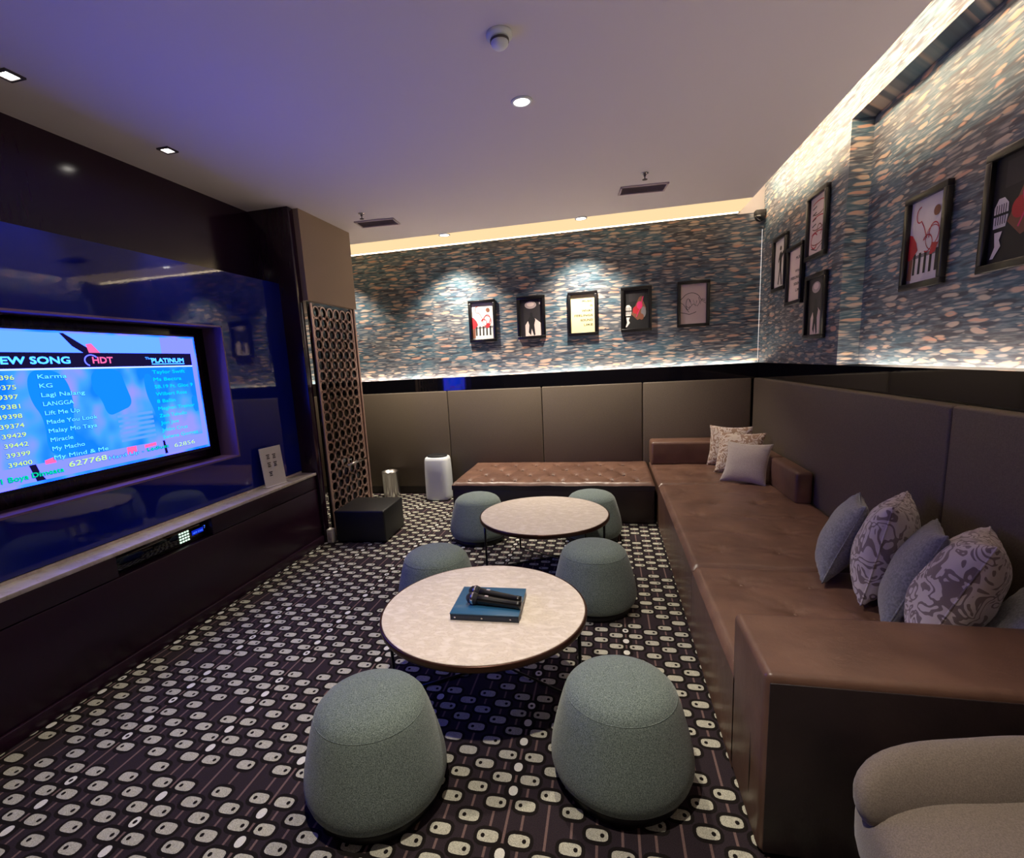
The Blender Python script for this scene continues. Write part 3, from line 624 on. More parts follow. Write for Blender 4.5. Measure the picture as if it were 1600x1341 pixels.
# ------------------------------------------------------------------ pictures
INK = plain('ink_black', rgb(14, 13, 16), 0.6); PAPERW = plain('print_white', rgb(222, 216, 212), 0.6); PAPERY = plain('print_cream', rgb(232, 218, 160), 0.6)
PINKP = plain('print_pink', rgb(222, 202, 196), 0.6); RED = plain('print_red', rgb(176, 30, 42), 0.6); GREY = plain('print_grey', rgb(120, 116, 120), 0.6)
DKG = plain('print_charcoal', rgb(38, 34, 38), 0.6); MAG = plain('print_magenta', rgb(206, 40, 100), 0.6); BRN = plain('print_brown', rgb(120, 72, 52), 0.6); MIST = plain('print_mist', rgb(176, 158, 158), 0.6)
PM = [PAPERW, INK, PAPERY, PINKP, RED, GREY, DKG, MAG, BRN, MIST]
def picture(loc, rz, w_, h_, art, label, group, lean=0.0):
    t = tag(empty('picture', loc, rz), label, 'picture', group)
    f = 0.031; b = MB()
    for q in ((0, w_, 0, f), (0, w_, h_ - f, h_), (0, f, f, h_ - f), (w_ - f, w_, f, h_ - f)): b.box(q[0] - w_ / 2, q[1] - w_ / 2, -0.034, -0.006, q[2], q[3], bev=0.003)
    b.build('frame', M['blacksat'], t)
    b = MB(); iw, ih = w_ - 2 * f, h_ - 2 * f
    b.box(-iw / 2, iw / 2, -0.012, -0.006, f, h_ - f, {'clef': 0, 'man': 6, 'text': 2, 'textp': 3, 'mic': 1, 'line': 3, 'sil': 0, 'poster': 3}[art])
    k = [0.0]
    def P(pts, mi):
        k[0] += 0.00015; b.add([((x - .5) * iw, -0.0123 - k[0], f + z * ih) for x, z in pts], [tuple(range(len(pts)))], mi)
    def ell(cx, cz, rx, rz_, mi, n=20): P([(cx + rx * math.cos(2 * PI * i / n), cz + rz_ * math.sin(2 * PI * i / n)) for i in range(n)], mi)
    def stroke(pts, wd, mi):
        k[0] += 0.00015; vs = []; n = len(pts)
        for i, (x, z) in enumerate(pts):
            a = pts[max(i - 1, 0)]; c = pts[min(i + 1, n - 1)]; dx, dz = (c[0] - a[0]) * iw, (c[1] - a[1]) * ih; l = math.hypot(dx, dz) or 1
            ox, oz = -dz / l * wd / 2, dx / l * wd / 2
            vs += [((x - .5) * iw + ox, -0.0123 - k[0], f + z * ih + oz), ((x - .5) * iw - ox, -0.0123 - k[0], f + z * ih - oz)]
        b.add(vs, [(2 * i, 2 * i + 1, 2 * i + 3, 2 * i + 2) for i in range(n - 1)], mi)
    def arc(cx, cz, rx, rz_, a0, a1, n=18): return [(cx + rx * math.cos(R(a0 + (a1 - a0) * i / n)), cz + rz_ * math.sin(R(a0 + (a1 - a0) * i / n))) for i in range(n + 1)]
    if art == 'clef':          # treble clef, red figure and piano keys
        P([(0, 0), (1, 0), (1, .36), (0, .33)], 5); P([(0.12, 0), (.95, 0), (.95, .30), (.12, .30)], 0)
        for q in range(5): P([(.16 + q * .16, .10), (.23 + q * .16, .10), (.24 + q * .16, .36), (.17 + q * .16, .36)], 1)
        P([(0, .30), (.12, .30), (.28, .40), (.22, .50), (.10, .60), (0, .62)], 4); P([(0, .05), (.14, .04), (.16, .30), (.04, .30)], 8)
        stroke([(.30, .92)] + arc(.28, .82, .10, .09, 90, 300) + [(.42, .66), (.52, .52)] + arc(.55, .45, .14, .10, 150, -120), .006, 4)
        stroke(arc(.72, .55, .14, .12, 200, -60) + [(.74, .40), (.70, .30)], .006, 4); ell(.76, .80, .09, .06, 8); stroke(arc(.70, .50, .20, .14, 0, 360, 24), .004, 4)
        P([(.64, .30), (.80, .32), (.86, .42), (.70, .44)], 4)
    elif art == 'man':         # dark figure under a spotlight
        ell(.48, .84, .26, .10, 9); ell(.48, .86, .16, .06, 3); P([(.22, 0), (.92, 0), (.92, .34), (.66, .47), (.40, .46), (.22, .30)], 3)
        P([(.36, .10), (.46, .02), (.50, .2), (.60, .0), (.66, .03), (.62, .30), (.68, .44), (.56, .54), (.42, .52), (.34, .42), (.40, .30)], 1); ell(.50, .58, .06, .06, 1); P([(.86, .84), (.92, .84), (.92, .90), (.86, .90)], 9)
    elif art in ('text', 'textp'):
        for i, (t_, w__) in enumerate((('MUSIC', .44), ('IS', .10), ('WHAT', .46), ('FEELINGS', .78), ('SOUND', .52), ('LIKE', .38))):
            put_text(b, t_, .42 * iw, f + (.80 - i * .125) * ih, w__ * iw, .055 * ih, -0.0126, 1, 'r', 0.0016)
    elif art == 'mic':         # vintage microphone with red and purple guitar
        P([(.20, .70), (.80, .72), (.85, .95), (.2, .95)], 6)
        P([(.30, .38), (.62, .80), (.72, .84), (.78, .70), (.90, .52), (.80, .28), (.55, .22)], 8)
        ell(.50, .48, .14, .10, 4); ell(.64, .60, .12, .10, 7); ell(.80, .42, .10, .14, 5); ell(.72, .30, .09, .08, 8); stroke([(.50, .30), (.66, .52), (.78, .82)], .008, 7)
        P([(.06, .34), (.28, .34), (.31, .44), (.30, .56), (.22, .62), (.12, .62), (.05, .54)], 0)
        for q in range(5): P([(.09 + q * .042, .37), (.105 + q * .042, .37), (.105 + q * .042, .56), (.09 + q * .042, .56)], 1)
        P([(.04, .45), (.32, .45), (.32, .475), (.04, .475)], 1)
        P([(.10, .30), (.24, .30), (.20, .22), (.24, .16), (.12, .05), (.06, .05), (.13, .16)], 0)
    elif art == 'line':        # ink line drawing of a hand on guitar strings
        stroke([(.0, .62)] + arc(.42, .58, .36, .20, 150, 10) + [(.95, .56)], .005, 1); stroke([(0, .30), (.15, .28), (.35, .24), (.55, .28), (.62, .30)], .005, 1)
        stroke(arc(.30, .50, .08, .14, 20, 340), .004, 1); stroke([(.20, .46), (.35, .40), (.50, .50), (.66, .44), (.80, .58), (.98, .50)], .004, 1)
        stroke([(.36, .62), (.44, .46), (.50, .60), (.58, .44), (.64, .58)], .004, 1); stroke([(.70, .66), (.78, .48), (.84, .62), (.96, .60)], .004, 1); stroke([(.0, .55), (.12, .50), (.28, .34), (.34, .30)], .004, 1)
    elif art == 'sil':         # singer silhouette
        P([(.40, .05), (.50, .36), (.62, .03), (.70, .05), (.60, .40), (.62, .60), (.80, .70), (.76, .75), (.60, .70), (.54, .76), (.42, .72), (.30, .56), (.34, .52), (.42, .60), (.44, .42), (.32, .08)], 1)
        ell(.50, .82, .075, .05, 1)
    elif art == 'poster':      # curled red brown lettering and scrollwork
        for q in range(6): stroke(arc(.5, .86 - q * .13, .36 - .04 * (q % 2), .05, 190 * (q % 2), 190 * (q % 2) + 170), .007, 8 if q % 2 else 4)
        stroke(arc(.34, .24, .20, .13, 40, 330), .010, 4); stroke(arc(.62, .40, .14, .10, 200, -60), .008, 8); stroke([(.15, .12), (.5, .06), (.86, .16)], .006, 1)
        for q in range(4): stroke([(.16, .80 - q * .10), (.40, .83 - q * .10)], .008, 1)
    pr_ = raw_build(b, 'print', PM, t)
    return t
gb = 'framed pictures on the back wall'
for cx, z0, art, lab in ((-1.305, 1.685, 'clef', 'framed print of a treble clef over piano keys, leftmost on the back wall'),
        (-0.775, 1.685, 'man', 'framed dark photo of a figure under a spotlight, on the back wall'),
        (-0.24, 1.685, 'text', 'framed cream print of black lettering, middle picture of the back wall'),
        (0.29, 1.69, 'mic', 'framed dark print with a white microphone and red guitar on the back wall'),
        (0.83, 1.70, 'line', 'framed line drawing on pinkish paper, rightmost on the back wall')):
    picture((cx, YB, z0), 0, 0.30, 0.44, art, lab, gb)
gr_ = 'cluster of four pictures on the sofa wall'
for cy, z0, art, lab in ((4.83, 1.925, 'sil', 'framed black silhouette of a singer, nearest the far corner on the sofa wall'),
        (4.455, 1.775, 'textp', 'framed pink print of dark lettering between the silhouette and the scroll poster'),
        (4.07, 2.05, 'poster', 'framed print of red brown scrollwork, highest of the cluster on the sofa wall'),
        (4.03, 1.50, 'man', 'framed dark photo of a figure under a pink spotlight, lowest of the cluster')):
    picture((1.44, cy, z0), R(-90), 0.34, 0.445, art, lab, gr_)
gn = 'pictures in the sofa wall niche'
picture((1.56, 3.03, 1.71), R(-90), 0.345, 0.46, 'clef', 'framed treble clef print with red piano figure inside the wall niche', gn)
picture((1.56, 2.44, 1.71), R(-90), 0.36, 0.465, 'mic', 'framed dark microphone print in the niche, cut by the right photo edge', gn)

# ------------------------------------------------------------------ sofa and bench
def button_grid(x0, x1, y0, y1, nx, ny):
    pts = []
    for j in range(ny):
        n_ = nx if j % 2 == 0 else nx - 1
        for i in range(n_):
            fx = (i + (0.5 if j % 2 == 0 else 1.0)) / nx; pts.append((x0 + (x1 - x0) * fx, y0 + (y1 - y0) * (j + 0.5) / ny))
    return pts
def cushion_block(x0, x1, y0, y1, z0, z1, btn, depth=0.012, edge=0.03, seed=0, dia=None):
    """upholstered block: domed tufted top with creases running into each button, soft edges, plain sides"""
    nx = max(12, int((x1 - x0) / 0.0185)); ny = max(12, int((y1 - y0) / 0.0185)); mb = MB(); vs = []; fs = []
    def edgef(d): return 0 if d >= edge else edge * (1 - math.sqrt(max(0, 1 - (1 - d / edge) ** 2)))
    us = [i / nx for i in range(nx + 1)]; 
    for j in range(ny + 1):
        for i in range(nx + 1):
            x = x0 + (x1 - x0) * i / nx; y = y0 + (y1 - y0) * j / ny
            d = min(x - x0, x1 - x, y - y0, y1 - y); z = z1 - edgef(d)
            for k, (bx, by) in enumerate(btn):
                dx, dy = x - bx, y - by; r = math.hypot(dx, dy)
                if r < 0.20:
                    th = math.atan2(dy, dx); z -= depth * math.exp(-(r / 0.028) ** 2)
                    z -= 0.0085 * math.exp(-(r / 0.085) ** 2) * (0.5 + 0.5 * math.cos(th * 7 + k * 1.7 + 2.2 * noise.noise(Vector((x * 9, y * 9, k))))) * min(1, r / 0.02)
            if dia:                                   # creases joining the buttons into diamonds
                u_, v_ = (x - dia[0]) / dia[2], (y - dia[1]) / (2 * dia[3])
                for t_ in (u_ + v_ - 0.5, u_ - v_ - 0.5):
                    t_ = abs(t_ - round(t_)); z -= 0.015 * min(1, max(0, d - 0.02) / 0.06) * math.exp(-(t_ / 0.085) ** 1.3)
            z += 0.0035 * noise.noise(Vector((x * 5, y * 5, seed))) + 0.0015 * noise.noise(Vector((x * 17, y * 17, seed)))
            vs.append((x, y, z))
    W = nx + 1
    for j in range(ny):
        for i in range(nx): fs.append((j * W + i, j * W + i + 1, (j + 1) * W + i + 1, (j + 1) * W + i))
    mb.add(vs, fs, 0, True)
    loop = [i for i in range(nx + 1)] + [j * W + nx for j in range(1, ny + 1)] + [ny * W + i for i in range(nx - 1, -1, -1)] + [j * W for j in range(ny - 1, 0, -1)]
    rv = [vs[i] for i in loop]; n = len(rv); lv = list(rv) + [(p[0], p[1], z0) for p in rv]
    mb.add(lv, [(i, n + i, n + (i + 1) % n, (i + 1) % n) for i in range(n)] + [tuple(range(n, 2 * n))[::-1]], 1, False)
    return mb, loop
def buttons(par, btn, z, mat):
    for bx, by in btn:
        b = MB(); b.lathe([(0.011, -0.006), (0.010, -0.001), (0.005, 0.002), (0.0005, 0.0028)], (bx, by, z), 12); b.build('button', mat, par)
LE = [M['leather'], M['leather']]
SZ = 0.385
def seat_module(name, label, x0, x1, y0, y1, btn, seed):
    t = tag(empty(name, (x0, y0, 0)), label, 'sofa', 'brown leather sofa sections')
    mb, _ = cushion_block(0, x1 - x0, 0, y1 - y0, 0.012, SZ, btn, seed=seed); seat = mb.build('seat', LE, t)
    buttons(seat, btn, SZ - 0.014, M['leather'])
    b = MB(); b.box(0.03, x1 - x0 - 0.02, 0.02, y1 - y0 - 0.02, 0.0, 0.014); b.build('plinth', M['black'], t)
    return t
X0S, X1S = 0.405, 1.365
# far corner section with backrests on two sides
t = seat_module('corner_sofa', 'brown leather sofa section in the far corner with low backrests on two sides', X0S, X1S, 4.262, 5.292, button_grid(0.05, 0.80, 0.05, 0.72, 3, 3), 1)
b = MB(); b.box(0.0, 0.955, 0.775, 1.028, SZ - 0.01, 0.61, bev=0.03, seg=4); b.build('backrest', M['leather'], t)
b = MB(); b.box(0.845, 0.955, 0.0, 0.772, SZ - 0.012, 0.605, bev=0.03, seg=4); b.build('side_backrest', M['leather'], t)
# middle section
t = seat_module('sofa', 'brown leather sofa section in the middle, low backrest on its far half', X0S, X1S, 2.552, 4.258, button_grid(0.05, 0.90, 0.08, 1.62, 3, 5), 2)
b = MB(); b.box(0.845, 0.955, 1.148, 1.700, SZ - 0.012, 0.605, bev=0.025, seg=4); b.build('side_backrest', M['leather'], t)
# near section with arm
t = seat_module('sofa', 'brown leather sofa section nearest the camera with a broad square arm', X0S, X1S, 1.66, 2.548, button_grid(0.05, 0.90, 0.06, 0.84, 3, 3), 3)
b = MB()
b.box(0.0, 0.96, -0.315, 0.035, 0.006, 0.585, bev=0.022, seg=4)
ar = b.build('arm', M['leather'], t); ar['label'] = 'broad square leather arm with a darker end'
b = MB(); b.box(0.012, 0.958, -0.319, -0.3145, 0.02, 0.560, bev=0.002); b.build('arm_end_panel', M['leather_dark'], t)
b = MB(); b.tube([(0.004, -0.20, 0.04), (-0.001, -0.21, 0.2), (0.003, -0.20, 0.36)], 0.0022, 6); b.build('front_seam', M['seam'], t)
# tufted bench on the back wall
t = tag(empty('tufted_bench', (-1.44, 4.345, 0)), 'wide tufted brown leather bench against the back wall', 'bench')
bt = button_grid(0.02, 1.80, 0.03, 0.92, 8, 4)
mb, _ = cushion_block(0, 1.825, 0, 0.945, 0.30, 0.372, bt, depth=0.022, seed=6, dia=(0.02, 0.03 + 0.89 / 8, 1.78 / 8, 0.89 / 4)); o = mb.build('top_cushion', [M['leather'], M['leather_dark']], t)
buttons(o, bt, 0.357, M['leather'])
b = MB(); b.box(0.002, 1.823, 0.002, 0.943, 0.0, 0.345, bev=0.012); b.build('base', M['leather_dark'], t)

# ------------------------------------------------------------------ stools
def make_stool():
    t = empty('stool', (0, 0, 0))
    b = MB(); prof = [(0.200, 0.040), (0.218, 0.045), (0.232, 0.062), (0.2395, 0.088), (0.2395, 0.115), (0.235, 0.150), (0.226, 0.192), (0.216, 0.232), (0.2055, 0.272), (0.195, 0.308), (0.187, 0.330), (0.178, 0.346), (0.164, 0.361), (0.140, 0.374), (0.105, 0.385), (0.060, 0.392), (0.0005, 0.395)]
    b.lathe(prof, n=64); cv = b.build('cover', M['stool'], t)
    b = MB(); b.lathe([(0.200, 0.0), (0.206, 0.004), (0.206, 0.042), (0.10, 0.044)], n=48); b.build('base_ring', M['black'], t)
    b = MB()
    b.tube([((0.1835) * math.cos(2 * PI * i / 64), 0.1835 * math.sin(2 * PI * i / 64), 0.3365) for i in range(64)], 0.0014, 6, closed=True); b.build('piping', M['stool'], cv)
    return t
st = [(-0.795, 1.372, 'grey wool drum stool nearest the camera on the left'), (0.027, 1.573, 'grey wool drum stool nearest the camera on the right, by the sofa arm'),
      (-0.092, 2.81, 'grey wool drum stool right of the near table, beside the sofa front'), (-1.008, 2.65, 'grey wool drum stool mostly hidden behind the near table on its left'),
      (-1.07, 3.88, 'grey wool drum stool left of the far table, in front of the tufted bench'), (-0.141, 3.98, 'grey wool drum stool behind the right side of the far table')]
proto = make_stool()
for i, (x, y, l) in enumerate(st):
    o = proto if i == 0 else copy_tree(proto); o.location = (x, y, 0.0016); o.rotation_euler = (0, 0, i * 1.1); tag(o, l, 'stool', 'grey drum stools')

# ------------------------------------------------------------------ tables
def make_table():
    t = empty('coffee_table', (0, 0, 0)); b = MB()
    b.lathe([(0.0005, 0.386), (0.438, 0.386), (0.440, 0.388), (0.440, 0.399), (0.438, 0.401), (0.0005, 0.401)], n=96, smooth=False); b.build('top', M['tableM'], t)
    b = MB(); b.lathe([(0.432, 0.374), (0.447, 0.374), (0.449, 0.378), (0.449, 0.396), (0.446, 0.400), (0.4405, 0.400), (0.4405, 0.384), (0.432, 0.384)], n=96); b.build('rim', M['rim'], t)
    b = MB(); b.lathe([(0.0005, 0.374), (0.431, 0.374), (0.431, 0.385), (0.0005, 0.385)], n=64, smooth=False); b.build('underside', M['black'], t)
    for k in (195, 130, 355, 55):
        a = R(k); x, y = 0.418 * math.cos(a), 0.418 * math.sin(a)
        b = MB(); b.tube([(x, y, 0.374), (x, y, 0.006)], 0.0075, 10); b.build('leg', M['blacksat'], t)
    b = MB()
    for i_, (k, k2) in enumerate(((195, 55), (130, 355))):
        a = R(k); a2 = R(k2); b.tube([(0.418 * math.cos(a), 0.418 * math.sin(a), 0.006 + i_ * 0.004), (0.418 * math.cos(a2), 0.418 * math.sin(a2), 0.006 + i_ * 0.004)], 0.005, 8)
    b.build('floor_brace', M['blacksat'], t)
    return t
tb = make_table(); tb.location = (-0.546, 1.973, 0.0016); tag(tb, 'round marble topped coffee table nearest the camera, carrying the blue case', 'coffee table', 'round coffee tables')
t2 = copy_tree(tb); t2.location = (-0.447, 3.338, 0.0016); t2.rotation_euler = (0, 0, R(-5)); tag(t2, 'round marble topped coffee table further away in front of the tufted bench', 'coffee table', 'round coffee tables')

# case and microphones
TZ = 0.4028
cz = tag(empty('microphone_case', (-0.515, 1.965, TZ), R(2)), 'flat blue case on the near table with microphones on it', 'case')
b = MB(); b.box(-0.145, 0.145, -0.125, 0.125, 0.0, 0.026, bev=0.002); b.build('body', M['bluedark'], cz)
b = MB(); b.box(-0.146, 0.146, -0.126, 0.126, 0.0262, 0.032, bev=0.0015); b.build('lid', M['bluecase'], cz)
for x in (-0.125, -0.01, 0.11):
    b = MB(); b.lathe([(0.0045, 0), (0.004, 0.0015), (0.0005, 0.002)], (0, 0, 0), 10)
    b.v = [(x + p[0], -0.1255 - p[2], 0.014 + p[1]) for p in b.v]; b.build('stud', M['chrome'], cz)
def mic(loc, rz, label, s=1.0):
    t = tag(empty('microphone', loc, rz), label, 'microphone', 'microphones on the blue case')
    def lx(prof, name, mat, par=None):
        b = MB(); b.lathe(prof, n=24); b.v = [(p[2], p[1], p[0]) for p in b.v]; return b.build(name, mat, par or t)
    hd = lx([(0.0005, -0.022), (0.012, -0.020), (0.0215, -0.010), (0.0255, 0.004), (0.0258, 0.014), (0.023, 0.024), (0.0185, 0.031)], 'grille_head', M['meshm'])
    lx([(0.0262, 0.003), (0.0270, 0.006), (0.0270, 0.011), (0.0262, 0.013)], 'head_band', M['chrome'], hd)
    hn = lx([(0.018, 0.030), (0.020, 0.036), (0.0185, 0.060), (0.0165, 0.13), (0.0155, 0.20), (0.0165, 0.205), (0.0165, 0.222), (0.0005, 0.224)], 'handle', M['blacksat'])
    b = MB(); b.box(0.062, 0.078, -0.004, 0.004, 0.0165, 0.0205, bev=0.001); b.build('switch', M['ventm'], hn)
    return t
M['meshm'] = plain('grille_mesh', rgb(52, 52, 56), 0.35, metal=0.7, bump=(500, 0.9, 0.004))
z_ = TZ + 0.032
m1 = mic((-0.585, 1.925, z_ + 0.0265), R(-6), 'black microphone lying on the blue case, nearer the camera'); m1.rotation_euler = (0, R(2.5), R(-6))
m2 = mic((-0.590, 1.990, z_ + 0.0265), R(-9), 'black microphone lying on the blue case, behind the other one'); m2.rotation_euler = (0, R(2.5), R(-11))

# ------------------------------------------------------------------ floor items by the column
t = tag(empty('cube_pouf', (-2.075, 3.915, 0.0016), R(3)), 'black cube pouf on the carpet beside the dark column', 'pouf')
b = MB(); b.box(-0.225, 0.225, -0.225, 0.225, 0.012, 0.285, bev=0.014, seg=3); b.build('body', M['black'], t)
b = MB(); b.tube([(-0.216, -0.216, 0.268), (0.216, -0.216, 0.268), (0.216, 0.216, 0.268), (-0.216, 0.216, 0.268)], 0.011, 8, closed=True); b.build('piping', M['black'], t)
b = MB(); b.box(-0.20, 0.20, -0.20, 0.20, 0.0, 0.013); b.build('base', M['blacksat'], t)
t = tag(empty('air_purifier', (-1.835, 5.11, 0.0016)), 'white rounded air purifier standing left of the tufted bench', 'air purifier')
b = MB(); pr = [(0.118, 0.0), (0.138, 0.015), (0.142, 0.06), (0.140, 0.30), (0.134, 0.44), (0.126, 0.47), (0.114, 0.478)]
vs = []; n = 48
for r, z in pr:
    for i in range(n):
        th = 2 * PI * i / n; c_, s_ = math.cos(th), math.sin(th); e = 2 / 3.6
        vs.append((math.copysign(abs(c_) ** e, c_) * r, math.copysign(abs(s_) ** e, s_) * r * 0.85, z))
b.add(vs, [(k * n + i, k * n + (i + 1) % n, (k + 1) * n + (i + 1) % n, (k + 1) * n + i) for k in range(len(pr) - 1) for i in range(n)] + [tuple(range(n))[::-1], tuple((len(pr) - 1) * n + i for i in range(n))], 0, True)
b.build('body', M['white'], t)
b = MB(); b.lathe([(0.112, 0.476), (0.112, 0.494), (0.10, 0.497), (0.0005, 0.495)], n=32, sy=0.85); b.build('top_grille', M['black'], t)
t = tag(empty('waste_bin', (-2.43, 5.15, 0.0016)), 'small chrome waste bin against the panelled wall', 'bin')
b = MB(); b.lathe([(0.085, 0.0), (0.088, 0.01), (0.098, 0.30), (0.101, 0.302), (0.101, 0.296), (0.095, 0.295), (0.082, 0.015)], n=32); bb = b.build('body', M['steel'], t)
b = MB(); b.tube([(0.099 * math.cos(2 * PI * i / 32), 0.099 * math.sin(2 * PI * i / 32), 0.303) for i in range(32)], 0.004, 6, closed=True); b.build('rim', M['chrome'], bb)
t = tag(empty('floor_box', (-2.345, 3.70, 0.0016)), 'small pale box on the carpet between column and black pouf', 'box')
b = MB(); b.box(-0.028, 0.028, -0.03, 0.03, 0.0, 0.12, bev=0.006); b.build('body', M['whitewarm'], t)
b = MB(); b.box(-0.018, 0.018, -0.0315, -0.0295, 0.03, 0.09, bev=0.0008); b.build('face_plate', M['ventm'], t)

# ------------------------------------------------------------------ cushions
def pillow(B, alpha, lean, size, mat, label, group, thick=0.085, roll=0.0, seed=0, pmat=None, cat='cushion'):
    """B is the near bottom corner; the bottom edge runs at alpha from +Y towards +X; lean tips the top sideways"""
    w_ = Vector((math.sin(R(alpha)), math.cos(R(alpha)), 0)); nh = Vector((math.cos(R(alpha)), -math.sin(R(alpha)), 0))
    v_ = nh * math.sin(R(lean)) + Vector((0, 0, 1)) * math.cos(R(lean)); n_ = w_.cross(v_)
    Rm = Matrix((w_, v_, n_)).transposed()
    if roll: Rm = Rm @ Matrix.Rotation(R(roll), 3, 'Z')
    t = tag(empty('cushion', B), label, cat, group)
    ctr = w_ * size / 2 + v_ * size / 2
    rnd = Vector((seed * 3.1, 0, 0)); n = 26
    def pt(u, v, sgn):
        p = 1 - 0.10 * (1 - abs(v) ** 2) * 1.0; q = 1 - 0.10 * (1 - abs(u) ** 2)
        x, y = u * size / 2 * p, v * size / 2 * q
        h = thick * (max(0, (1 - u * u)) * max(0, (1 - v * v))) ** 0.42
        h *= 1 + 0.10 * noise.noise(Vector((u * 1.6, v * 1.6, sgn)) + rnd)
        d = 1 - max(abs(u), abs(v)); h += 0.0045 * math.sin((u if abs(v) > abs(u) else v) * 26 + seed) * math.exp(-d * 7) * (1 if d > 0.01 else 0)
        x += 0.012 * noise.noise(Vector((v * 1.3, u, 5)) + rnd); 
        return Vector((x, y, sgn * h))
    vs = []; fs = []
    for sgn in (1, -1):
        o_ = len(vs)
        for j in range(n + 1):
            for i in range(n + 1):
                u = math.sin((i / n - 0.5) * PI) ; v = math.sin((j / n - 0.5) * PI); vs.append(Rm @ pt(u, v, sgn))
        for j in range(n):
            for i in range(n):
                q = (o_ + j * (n + 1) + i, o_ + j * (n + 1) + i + 1, o_ + (j + 1) * (n + 1) + i + 1, o_ + (j + 1) * (n + 1) + i); fs.append(q if sgn > 0 else q[::-1])
    c = Vector(t.location); mb = MB()
    off = Rm @ Vector((size / 2, size / 2, 0)) if not roll else ctr
    low = min((p + ctr).z for p in vs); t.location.z += max(0.0, -0.012 - low)
    vs = [p + ctr for p in vs]; mb.add(vs, fs, 0, True); ob = mb.build('cover', mat, t)
    bm = bmesh.new(); bm.from_mesh(ob.data); bmesh.ops.remove_doubles(bm, verts=bm.verts, dist=1e-5); bm.to_mesh(ob.data); bm.free()
    rim = []
    for k in range(4):
        for i in range(14):
            s_ = math.sin((i / 14 - 0.5) * PI); u, v = ((s_, -1), (1, s_), (-s_, 1), (-1, -s_))[k]; rim.append(Rm @ pt(u, v, 1) + ctr)
    mb = MB(); mb.tube(rim, 0.0035, 6, closed=True); mb.build('piping', pmat or mat, ob)
    return t
gp = 'cushions leaning along the near sofa'
GR, DM = M['pillow_grey'], M['damask']
pillow((0.924, 2.375, SZ), 22, 21, 0.385, GR, 'grey cushion furthest from the camera in the near row', gp, 0.080, -5, seed=1)
pillow((0.995, 2.171, SZ), 33, 10, 0.425, DM, 'scroll patterned cushion between the two grey ones in the near row', gp, 0.105, -4, seed=2)
pillow((0.958, 1.935, SZ), 28, 21, 0.40, GR, 'grey cushion between the two scroll patterned ones in the near row', gp, 0.072, -8, seed=3)
pillow((0.975, 1.772, SZ), 33, 21, 0.43, DM, 'large scroll patterned cushion nearest the leather arm', gp, 0.112, -8, seed=4)
pillow((1.135, 1.655, SZ), 20, 31, 0.32, GR, 'blue grey cushion cut by the right photo edge behind the arm', gp, 0.065, seed=5)
gf = 'cushions in the far sofa corner'
pillow((0.92, 5.02, SZ), 118, -9, 0.378, M['damask2'], 'patterned cushion rearmost of the three in the far sofa corner', gf, 0.055, seed=6)
pillow((0.919, 4.70, SZ), 116, -24, 0.378, M['damask2'], 'patterned cushion between two others in the far sofa corner', gf, 0.055, seed=7)
pillow((0.909, 4.37, SZ), 123, -26, 0.345, M['pillow_taupe'], 'plain taupe cushion in front of the patterned pair in the far sofa corner', gf, 0.055, seed=8)

# ------------------------------------------------------------------ lounge chair by the camera
lc = tag(empty('lounge_chair', (1.02, 0.82, 0)), 'rounded taupe fabric lounge chair cut by the bottom right corner', 'armchair')
def superell(mb, c, r, e1=2.0, e2=2.5, n=40, m=20, mi=0):
    vs = []; fs = []
    for j in range(m + 1):
        ph = -PI / 2 + PI * j / m; cp, sp = math.cos(ph), math.sin(ph)
        for i in range(n):
            th = 2 * PI * i / n; ct, s_ = math.cos(th), math.sin(th); f_ = lambda a, e: math.copysign(abs(a) ** (2 / e), a)
            vs.append((c[0] + r[0] * f_(cp, e1) * f_(ct, e2), c[1] + r[1] * f_(cp, e1) * f_(s_, e2), c[2] + r[2] * f_(sp, e1)))
    for j in range(m):
        for i in range(n): fs.append((j * n + i, j * n + (i + 1) % n, (j + 1) * n + (i + 1) % n, (j + 1) * n + i))
    mb.add(vs, fs, mi, True)
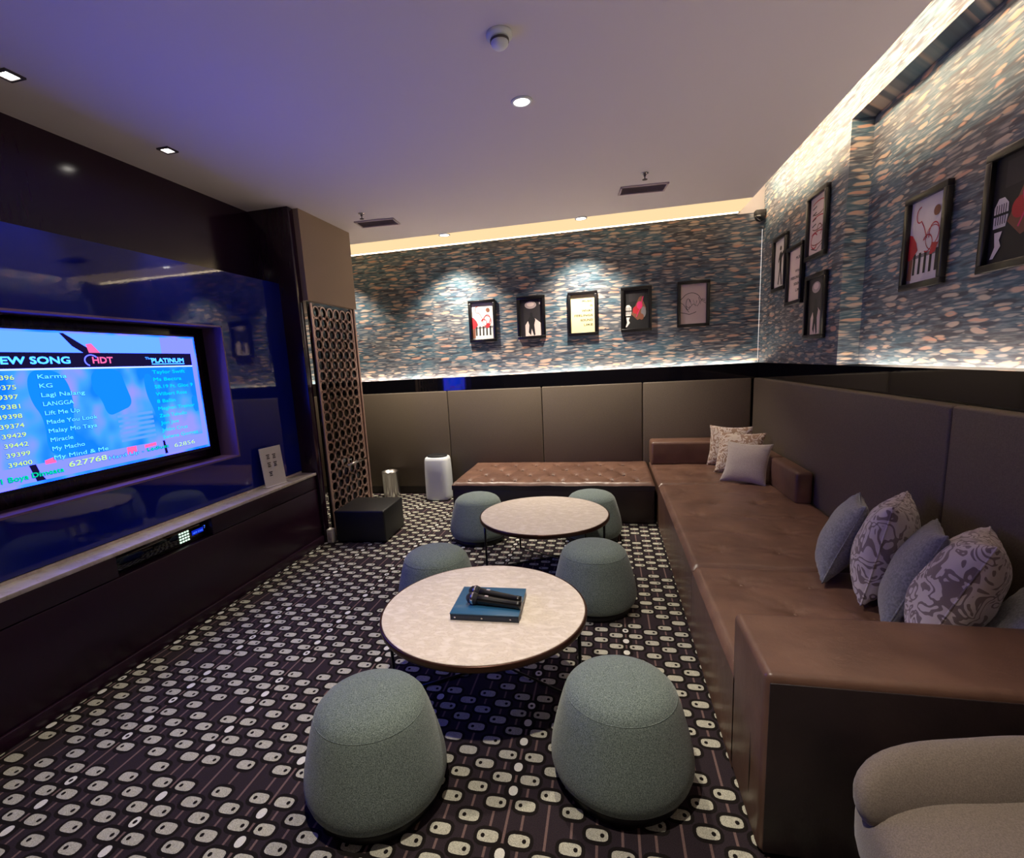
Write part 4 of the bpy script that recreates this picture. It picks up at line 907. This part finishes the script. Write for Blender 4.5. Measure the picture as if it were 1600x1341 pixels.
b = MB(); superell(b, (-0.108, 0.01, 0.392), (0.396, 0.392, 0.125), 4.0, 5.0, 56, 28); b.build('seat', M['chairfab'], lc)
b = MB(); vs = []; m = 20
_cp = [(-0.515, 0.215), (-0.465, 0.250), (-0.385, 0.278), (-0.27, 0.30), (-0.16, 0.325), (-0.04, 0.335), (0.10, 0.32), (0.20, 0.27), (0.265, 0.18), (0.28, 0.04), (0.28, -0.12), (0.27, -0.26)]
path = []
for k in range(len(_cp) - 1):
    p0, p1, p2, p3 = _cp[max(0, k - 1)], _cp[k], _cp[k + 1], _cp[min(len(_cp) - 1, k + 2)]
    for q in range(4):
        u = q / 4; path.append(tuple(0.5 * ((2 * p1[d]) + (-p0[d] + p2[d]) * u + (2 * p0[d] - 5 * p1[d] + 4 * p2[d] - p3[d]) * u * u + (-p0[d] + 3 * p1[d] - 3 * p2[d] + p3[d]) * u ** 3) for d in (0, 1)))
path.append(_cp[-1])
n = len(path) - 1
for k, (cx, cy) in enumerate(path):
    taper = min(1.0, math.sqrt(max(0.01, 1 - (1 - min(1, k / 13.0)) ** 2)), math.sqrt(max(0.01, 1 - (1 - min(1, (n - k) / 13.0)) ** 2)))
    a_, c_ = path[max(0, k - 1)], path[min(n, k + 1)]; d = Vector((c_[0] - a_[0], c_[1] - a_[1], 0)).normalized(); ra = Vector((-d.y, d.x, 0))
    hh = 0.100 * taper; ww = 0.056 * taper
    for i in range(m):
        q = 2 * PI * i / m; vs.append((cx + ra.x * (ww * math.cos(q) + 0.2 * hh * math.sin(q)), cy + ra.y * (ww * math.cos(q) + 0.2 * hh * math.sin(q)), 0.495 + hh * math.sin(q)))
fs = [(k * m + i, k * m + (i + 1) % m, (k + 1) * m + (i + 1) % m, (k + 1) * m + i) for k in range(n) for i in range(m)] + [tuple(range(m))[::-1], tuple(n * m + i for i in range(m))]
b.add(vs, fs, 0, True); b.build('back_shell', M['chairfab'], lc)
b = MB(); b.lathe([(0.30, 0.0), (0.31, 0.01), (0.12, 0.03), (0.05, 0.06), (0.045, 0.22)], (-0.09, -0.02, 0), 40); b.build('base', M['black'], lc)
